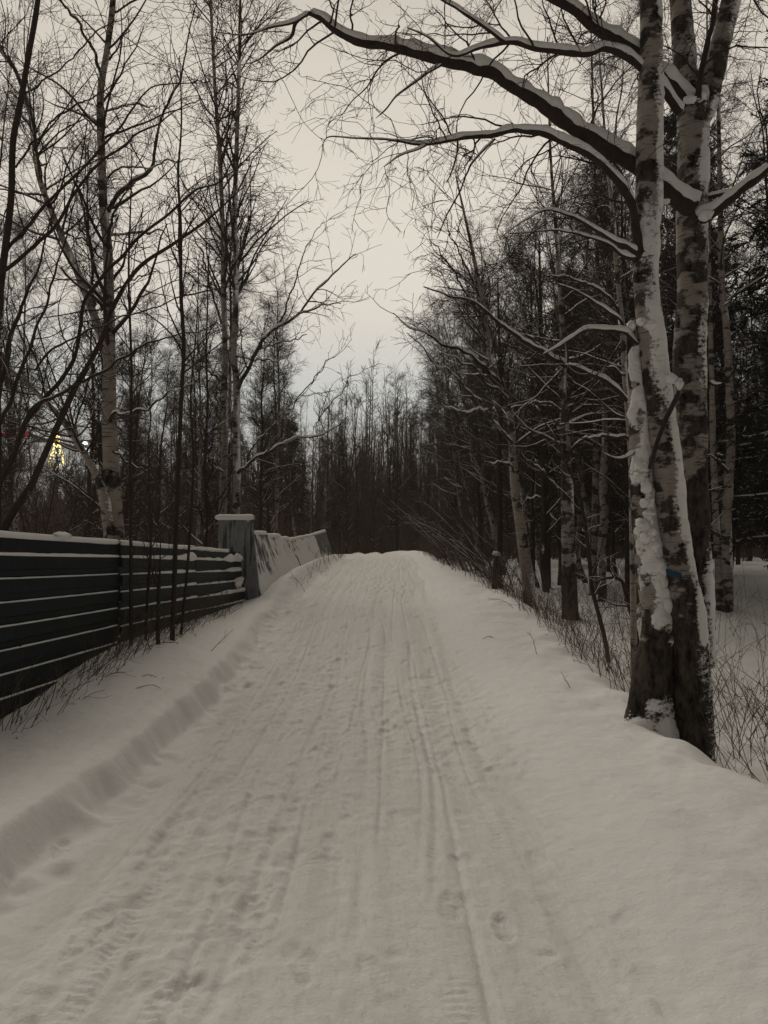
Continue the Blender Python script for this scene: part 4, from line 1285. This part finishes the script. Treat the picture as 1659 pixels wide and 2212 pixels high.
def fence():
    t = thing('metal_fence', 'dark blue fence of horizontal corrugated metal sheets with snow on every ridge', 'fence', (-3.2, 8.5, .3))
    r = np.random.default_rng(4)
    PER = .208
    prof = []      # (drop from top, outward) of one period, top to bottom
    for k in range(10):
        z = -.175 + -PER * k
        if k == 0:
            prof += [(0, .0), (-.02, .012), (-.135, .012)]
        prof += [(z + .03, .004), (z + .012, -.008), (z, .034), (z - .008, .036), (z - .115, .036), (z - .13, .012), (z - PER + .05, .006)]
    prof = np.array(prof)
    sn = MB()
    sheets = ((4.2, 9.05, 0.0, 0.0, .0, M_SHEET), (9.0, 11.9, .014, -.006, .012, M_SHEET2), (11.85, 14.75, .030, -.012, .03, M_SHEET2))
    for q, (y0, y1, dx, dz, sag, mat) in enumerate(sheets):
        n = 60
        y = np.linspace(y0, y1, n)
        top = np.interp(y, [4.2, 6.5, 14.75], [1.735, 1.71, 1.535]) + dz + .008 * (noise(y * 1.3, q * 3.0, 0, 8) - .5)
        shrink = np.interp(y, [4.2, 14.75], [1.0, .90]) * (1 + (.012 * q))
        wave = .02 * (noise(y * .9, q * 5.0, 0, 9) - .5)
        X = fx(y)[:, None] + dx + wave[:, None] + prof[None, :, 1]
        Z = top[:, None] + prof[None, :, 0] * shrink[:, None]
        bulge = .05 * q * sstep(.3, 1.0, -prof[:, 0])[None] * np.linspace(0, 1, n)[:, None]
        X = X + bulge
        V = np.stack([X, np.broadcast_to(y[:, None], X.shape), Z], -1)
        V2 = V - np.array((.012, 0, 0))
        a, b = V.shape[:2]
        i = np.arange(a - 1)[:, None] * b + np.arange(b - 1)[None]
        Q = np.stack([i, i + b, i + b + 1, i + 1], -1)
        mb = MB()
        mb.add(V, Q)
        mb.add(V2, Q[..., ::-1])
        m0 = a * b
        e = np.arange(b - 1)
        mb.add(np.concatenate([V[-1], V2[-1]]), np.stack([e, e + 1, e + 1 + b, e + b], -1))
        mb.add(np.concatenate([V[0], V2[0]]), np.stack([e, e + b, e + 1 + b, e + 1], -1))
        e = np.arange(a - 1)
        mb.add(np.concatenate([V[:, 0], V2[:, 0]]), np.stack([e, e + a, e + 1 + a, e + 1], -1))
        mb.build('sheet', mat, t, smooth=False)
        # snow on the top edge and on each ledge
        u = np.linspace(0, 1, n)
        amp = {0: .010, 1: .016, 2: .024}[q]
        for k in range(-1, 9):
            if k < 0:
                if q == 2:
                    sl = y < y1 - .8
                else:
                    sl = np.ones(n, bool)
                P = np.stack([X[:, 0], y, Z[:, 0] + .012], 1)[sl]
                R = (.026 + .014 * fbm(y * 2.2, 4.0, 0, 70 + q, 3))[sl]
            else:
                j = 3 + 7 * k + 2
                base = .021 if k == 0 else .0115
                grow_ = 1 + (0 if q == 0 else (1.6 if q == 1 else 3.2) * u * (1.25 if k < 4 else .3) * np.clip(fbm(y * 2.0, k * 2.0, 0, 75, 3) * 1.6 - .2, 0, 1.2))
                R = base * grow_ * (.8 + .4 * fbm(y * 6, k * 3.0, 0, 71 + q, 3))
                P = np.stack([X[:, j] - .020, y, Z[:, j] + R * .55], 1)
            if len(P) < 4:
                continue
            R = R.copy()
            R[0] *= .6
            R[-1] *= .35
            V_, Q_ = tubes(P[None], R[None], 10)
            sn.add(V_, Q_)
    lump(sn, np.array((fx(7.6) + .0, 7.62, 1.715)), .055, .045, 5, 3.2)
    lump(sn, np.array((fx(14.5) + .10, 14.3, .94)), .07, .075, 8, 4.0)
    lump(sn, np.array((fx(14.5) + .08, 14.35, 1.44)), .06, .06, 9, 4.0)
    sn.build('snow_cover', M_SNOW, t)
    # steel posts on the wood side
    for y in (5.4, 8.2, 11.0, 13.8):
        mb = MB()
        P = np.array([[fx(y) - .07, y, -.2], [fx(y) - .07, y, 1.2], [fx(y) - .07, y, 1.48]])
        add_tubes(mb, P[None], np.array([[.035, .035, .034]]), 8)
        mb.build('post', M_SHEET, t)


fence()


# ------------------------------------------------------------------ concrete post and leaning slabs
def mat_concrete(name, c):
    m, nt, b = nodes(name)
    base = mixc(nt, noi(nt, 5, 6, .65), tuple(v * .6 for v in c), tuple(v * 1.35 for v in c))
    streak = ramp(nt, noi(nt, 1.0, 5, .7, (15, 15, 1.5)), [(.50, 0.0), (.58, 1.0)])
    col = mixc(nt, math_(nt, 'MULTIPLY', streak, .9), base, (.045, .043, .042))
    pale = ramp(nt, noi(nt, 1.0, 5, .7, (28, 28, 2.4)), [(.62, 0.0), (.72, 1.0)])
    col = mixc(nt, math_(nt, 'MULTIPLY', pale, .5), col, (.48, .48, .47))
    # snow blown against the face: streaky, denser downwards (attribute snow)
    sn = math_(nt, 'ADD', attr(nt, 'snow'), math_(nt, 'MULTIPLY', math_(nt, 'SUBTRACT', noi(nt, 1.0, 6, .72, (9, 9, 2.0)), .5), 2.0))
    sm = ramp(nt, sn, [(.44, 0.0), (.58, 1.0)])
    col = mixc(nt, sm, col, SNOWC)
    nt.links.new(col, b.inputs['Base Color'])
    bump(nt, b, math_(nt, 'ADD', noi(nt, 18, 5, .65), math_(nt, 'MULTIPLY', sm, .7)), .6, .02)
    return m


M_CONC = mat_concrete('old_concrete', (.20, .21, .22))


def slab(mb, bl, br, tl, tr, thick, nrm, snowf, seed, nu=24, nv=40, cap=None, warp=.012):
    """a slab between four corner points, given thickness against nrm; snowf(u, v) is the blown snow on its face"""
    bl, br, tl, tr = map(np.asarray, (bl, br, tl, tr))
    u = np.linspace(0, 1, nu)[None, :, None]
    v = np.linspace(0, 1, nv)[:, None, None]
    G = (1 - v) * ((1 - u) * bl + u * br) + v * ((1 - u) * tl + u * tr)
    nrm = unit(np.asarray(nrm, float))
    w = (fbm(G[..., 0] * 4, G[..., 1] * 4, G[..., 2] * 4, seed, 3) - .5) * warp
    # worn arrises
    ed = np.minimum(np.minimum(u[..., 0], 1 - u[..., 0]) * nu, np.minimum(1 - v[..., 0], 1) * nv)
    Fv = G + nrm * (w - .012 * (ed < .5))[..., None]
    sf = snowf(u[..., 0] + 0 * v[..., 0], v[..., 0] + 0 * u[..., 0])
    Fv = Fv + nrm * (.03 * sstep(.5, .9, sf))[..., None]
    Bv = G - nrm * thick
    i = np.arange(nv - 1)[:, None] * nu + np.arange(nu - 1)[None]
    Q = np.stack([i, i + 1, i + nu + 1, i + nu], -1)
    mb.add(Fv, Q, 0, snow=np.clip(sf, 0, 1).ravel())
    mb.add(Bv, Q[..., ::-1], 0)
    for A, B, n in ((Fv[:, 0], Bv[:, 0], nv), (Bv[:, -1], Fv[:, -1], nv), (Bv[-1], Fv[-1], nu)):
        e = np.arange(n - 1)
        mb.add(np.concatenate([A, B]), np.stack([e, e + 1, e + 1 + n, e + n], -1), 0)
    return Fv, Bv


def concrete():
    Y = 14.75
    t = thing('concrete_post', 'weathered grey concrete post capped with snow at the end of the metal fence', 'post', (-2.7, 14.8, .5))
    mb = MB()
    bl, br, tl, tr = at(496, 1340, Y), at(566, 1330, Y - .0), at(470, 1121, Y + .05), at(546, 1121, Y + .0)
    sf = lambda u, v: .10 + .25 * (fbm(u * 5, v * 9, 0, 3, 3) - .5) + .5 * sstep(.16, .0, v + .15 * u) * (u < .6) + .75 * sstep(.2, 0, np.hypot((u - .22) * 1.6, (v - .37) * 2.5)) + .22 * sstep(.95, 1.0, v)
    slab(mb, bl, br, tl, tr, .16, (.18, -1, 0), sf, 3)
    mb.build('slab', M_CONC, t)
    sn = MB()
    c0, c1 = at(467, 1121, Y + .13), at(549, 1121, Y + .08)
    P = np.linspace(c0, c1, 14)
    P[:, 2] += .028
    R = np.full(14, .05) * (.9 + .25 * noise(np.linspace(0, 6, 14), 1.0, 0, 2))
    R[[0, -1]] *= .55
    for dy in (-.07, 0, .07):
        V, Q = tubes((P + np.array((0, dy, .004 * (dy == 0))))[None], (R * (1 if dy else 1.1))[None], 12)
        sn.add(V, Q)
    sn.build('snow_cap', M_SNOW, t)
    # the row of slabs that runs on toward the bend, leaning away from the path
    rows = (('short leaning concrete slab, first of the row after the post, highest at its top', 14.9, 16.6, 1152, 1154, .28, .05),
            ('leaning concrete slab caked in blown snow, a step lower than the first', 16.62, 18.15, 1160, 1160, .78, .06),
            ('narrow leaning concrete slab caked in snow beside the dark gap', 18.2, 19.25, 1166, 1165, .70, .06),
            ('longest leaning concrete slab, white with blown snow, past the dark gap', 19.75, 23.4, 1168, 1157, .76, .05),
            ('last leaning concrete slab, bare grey near its top, close to the bend', 23.6, 26.2, 1157, 1148, .02, .05))
    for q, (lb, ya, yb, da, db, amt, cap) in enumerate(rows):
        xa, xb = fx(ya) + .33, fx(yb) + .40
        lean = .34
        za, zb = gz(xa + .3, ya) - .25, gz(xb + .3, yb) - .25
        # top corners: heights read off the photograph at their own distance
        ta = at(0, da, ya)[2]
        tb = at(0, db, yb)[2]
        t = thing('concrete_slab', lb, 'slab', (xa, ya, za), 'leaning concrete slabs')
        mb = MB()
        bl, br = np.array((xa + .12, ya, za)), np.array((xb + .12, yb, zb))
        tl, tr = np.array((xa + .12 - lean, ya + .02, ta)), np.array((xb + .12 - lean, yb + .02, tb))
        f = lambda u, v, a=amt, q=q: a + .55 * sstep(.75, .1, v) + 1.1 * (fbm(u * 9, v * 3, q, 13 + q, 4) - .5) + (.22 * u if q == 0 else 0) - .12 * sstep(.9, 1.0, v)
        slab(mb, bl, br, tl, tr, .10 if q < 3 else .24, (1, -.03, .25), f, 20 + q, nu=60, nv=40)
        mb.build('panel', M_CONC, t)
        sn = MB()
        P = np.linspace(tl + np.array((-.05, 0, .02)), tr + np.array((-.05, 0, .02)), 20)
        R = cap * (.8 + .5 * fbm(np.linspace(0, 7, 20), q * 2.0, 0, 6, 2))
        R[[0, -1]] *= .5
        V, Q = tubes(P[None], R[None], 10)
        sn.add(V, Q)
        sn.build('snow_cap', M_SNOW, t)


concrete()


# ------------------------------------------------------------------ lights of the town beyond the wood
def town():
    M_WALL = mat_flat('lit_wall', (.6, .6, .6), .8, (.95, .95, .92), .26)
    M_RED = mat_flat('red_sign', (.4, .02, .02), .6, (1, .06, .08), .6)
    M_YEL = mat_flat('yellow_bulbs', (.5, .4, .1), .6, (1, .74, .20), 3.2)
    M_WHT = mat_flat('white_lamp', (.8, .8, .8), .6, (.9, 1, .93), 3.5)
    M_DKM = mat_flat('dark_steel', (.05, .05, .055), .6)
    Y = 110.0

    def box(mb, p0, p1):
        a, b = np.asarray(p0, float), np.asarray(p1, float)
        V = np.array([[x, y, z] for x in (a[0], b[0]) for y in (a[1], b[1]) for z in (a[2], b[2])])
        mb.add(V, [[0, 1, 3, 2], [4, 6, 7, 5], [0, 4, 5, 1], [2, 3, 7, 6], [0, 2, 6, 4], [1, 5, 7, 3]])
    for x0, x1, y0, lb, signs, em in ((-40, 66, 944, 'floodlit white building with red roof signs, farthest along the fence', ((8, 30), (45, 62)), 0),
                                  (72, 112, 956, 'lower floodlit white hall between the sign building and the golden tree', (), 0), (180, 236, 958, 'small floodlit white building seen through the trunks with a red sign', ((201, 212), (229, 236)), 0)):
        a, b = at(x0, y0, Y), at(x1, y0, Y)
        t = thing('distant_building', lb, 'building', (a[0], Y, 1))
        mb = MB()
        box(mb, (a[0], Y, .8), (b[0], Y + 9, a[2]))
        mb.build('wall', M_WALL, t, False)
        mb = MB()
        box(mb, (a[0] - .3, Y - .3, a[2] + .01), (b[0] + .3, Y + 9.3, a[2] + .45))
        mb.build('roof', M_DKM, t, False)
        for s0, s1 in signs:
            p, q = at(s0, y0 - 6, Y - .4), at(s1, y0 - 6, Y - .4)
            mb = MB()
            box(mb, (p[0], Y - .6, p[2] - .15), (q[0], Y - .35, p[2] + .45))
            mb.build('sign', M_RED, t, False)
    # golden tree of lights
    Y2 = 70.0
    c = at(122, 1016, Y2)
    top = at(122, 930, Y2)[2]
    t = thing('fir_tree', 'distant fir hung with strings of glowing golden lights', 'tree', (c[0], Y2, gz(c[0], Y2)))
    r = np.random.default_rng(2)
    mb = MB()
    P = np.array([[c[0], Y2, .8], [c[0], Y2, 6], [c[0], Y2, top]])
    add_tubes(mb, P[None], np.array([[.15, .1, .02]]), 8)
    mb.build('trunk', M_BARK, t)
    Ps = resample(P, 20)[None]
    Pn, Rn = grow(Ps, np.linspace(.12, .02, 20)[None], 260, .2, .99, 65, 100, .95, 5, .08, -.06, .4, .012, fall=.85, r=r)
    cr = MB()
    add_tubes(cr, Pn, Rn * 3 + .015, 4)
    cr.build('crown', M_NEEDLE, t)
    lt = MB()
    for k in range(70):
        f = r.random()
        z = c[2] + (top - c[2]) * f
        a = r.random() * 6.28
        rad = .75 * (1 - f) + .05
        lump(lt, (c[0] + math.cos(a) * rad, Y2 + math.sin(a) * rad, z), .06, .06, k)
    lt.build('light_string', M_YEL, t)
    for x, y, lb in ((183, 957, 'bright white floodlight on a mast seen between the trunks by the white birch'), (213, 962, 'second white floodlight, the one closer to the white birch trunk'), (187, 972, 'lowest white lamp beneath the taller floodlight mast')):
        p = at(x, y, 78)
        t = thing('floodlight', lb, 'lamp', (p[0], 78, 1))
        mb = MB()
        add_tubes(mb, np.array([[[p[0], 78.3, .5], [p[0], 78.3, 6], [p[0], 78.3, p[2] + .2]]]), np.array([[.09, .07, .05]]), 8)
        mb.build('mast', M_DKM, t)
        mb = MB()
        box(mb, (p[0] - .24, 78.0, p[2] - .14), (p[0] + .24, 78.2, p[2] + .14))
        mb.build('lamp_head', M_WHT, t, False)


town()


# ------------------------------------------------------------------ sky, light, camera
def world():
    w = bpy.data.worlds.new('World')
    bpy.context.scene.world = w
    w.use_nodes = True
    nt = w.node_tree
    bg = nt.nodes['Background']
    sky = nt.nodes.new('ShaderNodeTexSky')
    sky.sky_type = 'NISHITA'
    sky.sun_disc = False
    sky.sun_elevation = math.radians(44)
    sky.sun_rotation = math.radians(-24)
    tc = nt.nodes.new('ShaderNodeTexCoord')
    sp = nt.nodes.new('ShaderNodeSeparateXYZ')
    nt.links.new(tc.outputs['Generated'], sp.inputs[0])
    deck = ramp(nt, sp.outputs['Z'], [(0.0, (.40, .385, .37)), (.10, (.50, .50, .49)), (.20, (.62, .63, .595)), (.30, (.765, .71, .62)), (.42, (.77, .71, .615)), (.54, (.735, .672, .578)), (.64, (.62, .565, .48)), (.80, (.60, .535, .445)), (1.0, (.52, .464, .385))])
    # the cloud deck is lit by the town ahead: the half behind the camera is darker
    fr = ramp(nt, math_(nt, 'MULTIPLY_ADD', sp.outputs['Y'], .5, .5), [(.25, .22), (.62, .76), (.93, .92), (1.0, 1.02)])
    deck = mixc(nt, 1.0, deck, fr, 'MULTIPLY')
    # slow unevenness of the overcast
    n = nt.nodes.new('ShaderNodeTexNoise')
    n.inputs['Scale'].default_value = 1.6
    n.inputs['Detail'].default_value = 3
    nt.links.new(tc.outputs['Generated'], n.inputs['Vector'])
    deck = mixc(nt, 1.0, deck, ramp(nt, n.outputs['Fac'], [(.3, .94), (.7, 1.04)]), 'MULTIPLY')
    thin = mixc(nt, 1.0, sky.outputs[0], (.0025, .0025, .0025), 'MULTIPLY')
    nt.links.new(mixc(nt, 1.0, deck, thin, 'ADD'), bg.inputs[0])
    bg.inputs[1].default_value = 1.0


world()


def haze():
    mb = MB()
    g = bpy.data.objects['snow_ground'].data
    co = np.empty(len(g.vertices) * 3, np.float32)
    g.vertices.foreach_get('co', co)
    co = co.reshape(-1, 3)
    a, b = co.min(0) - np.array((4, 4, 1.0)), co.max(0) + np.array((4, 4, 0))
    b[2] = 26.0
    V = np.array([[x, y, z] for x in (a[0], b[0]) for y in (a[1], b[1]) for z in (a[2], b[2])])
    mb.add(V, [[0, 1, 3, 2], [4, 6, 7, 5], [0, 4, 5, 1], [2, 3, 7, 6], [0, 2, 6, 4], [1, 5, 7, 3]])
    m = bpy.data.materials.new('haze')
    m.use_nodes = True
    nt = m.node_tree
    nt.nodes.remove(nt.nodes['Principled BSDF'])
    v = nt.nodes.new('ShaderNodeVolumePrincipled')
    v.inputs['Color'].default_value = (.95, .84, .76, 1)
    v.inputs['Density'].default_value = .0013
    nt.links.new(v.outputs[0], nt.nodes['Material Output'].inputs['Volume'])
    o = mb.build('haze', m, smooth=False)
    o['kind'] = 'stuff'
    tag(o, 'thin evening haze between the trees', 'haze')


haze()
sun = bpy.data.lights.new('sun', 'SUN')
sun.energy = 1.3
sun.angle = math.radians(40)
sun.color = (1.0, .93, .82)
so = bpy.data.objects.new('sun', sun)
so.rotation_euler = (math.radians(-46), 0, math.radians(24))   # from ahead and to one side, over the town
C.objects.link(so)

cam = bpy.data.cameras.new('camera')
cam.sensor_fit = 'HORIZONTAL'
cam.sensor_width = 36
cam.lens = 36 * F / 1659.0
cam.clip_start = .05
cam.clip_end = 2000
co = bpy.data.objects.new('camera', cam)
co.location = (0, 0, CAMZ)
co.rotation_euler = (math.radians(90) + PITCH, 0, 0)
C.objects.link(co)
sc = bpy.context.scene
sc.camera = co
sc.view_settings.view_transform = 'Standard'
sc.view_settings.look = 'None'
sc.view_settings.gamma = 1
sc.view_settings.use_curve_mapping = False
sc.view_settings.exposure = 0
sc.cycles.max_bounces = 5
sc.cycles.diffuse_bounces = 3
sc.cycles.glossy_bounces = 2
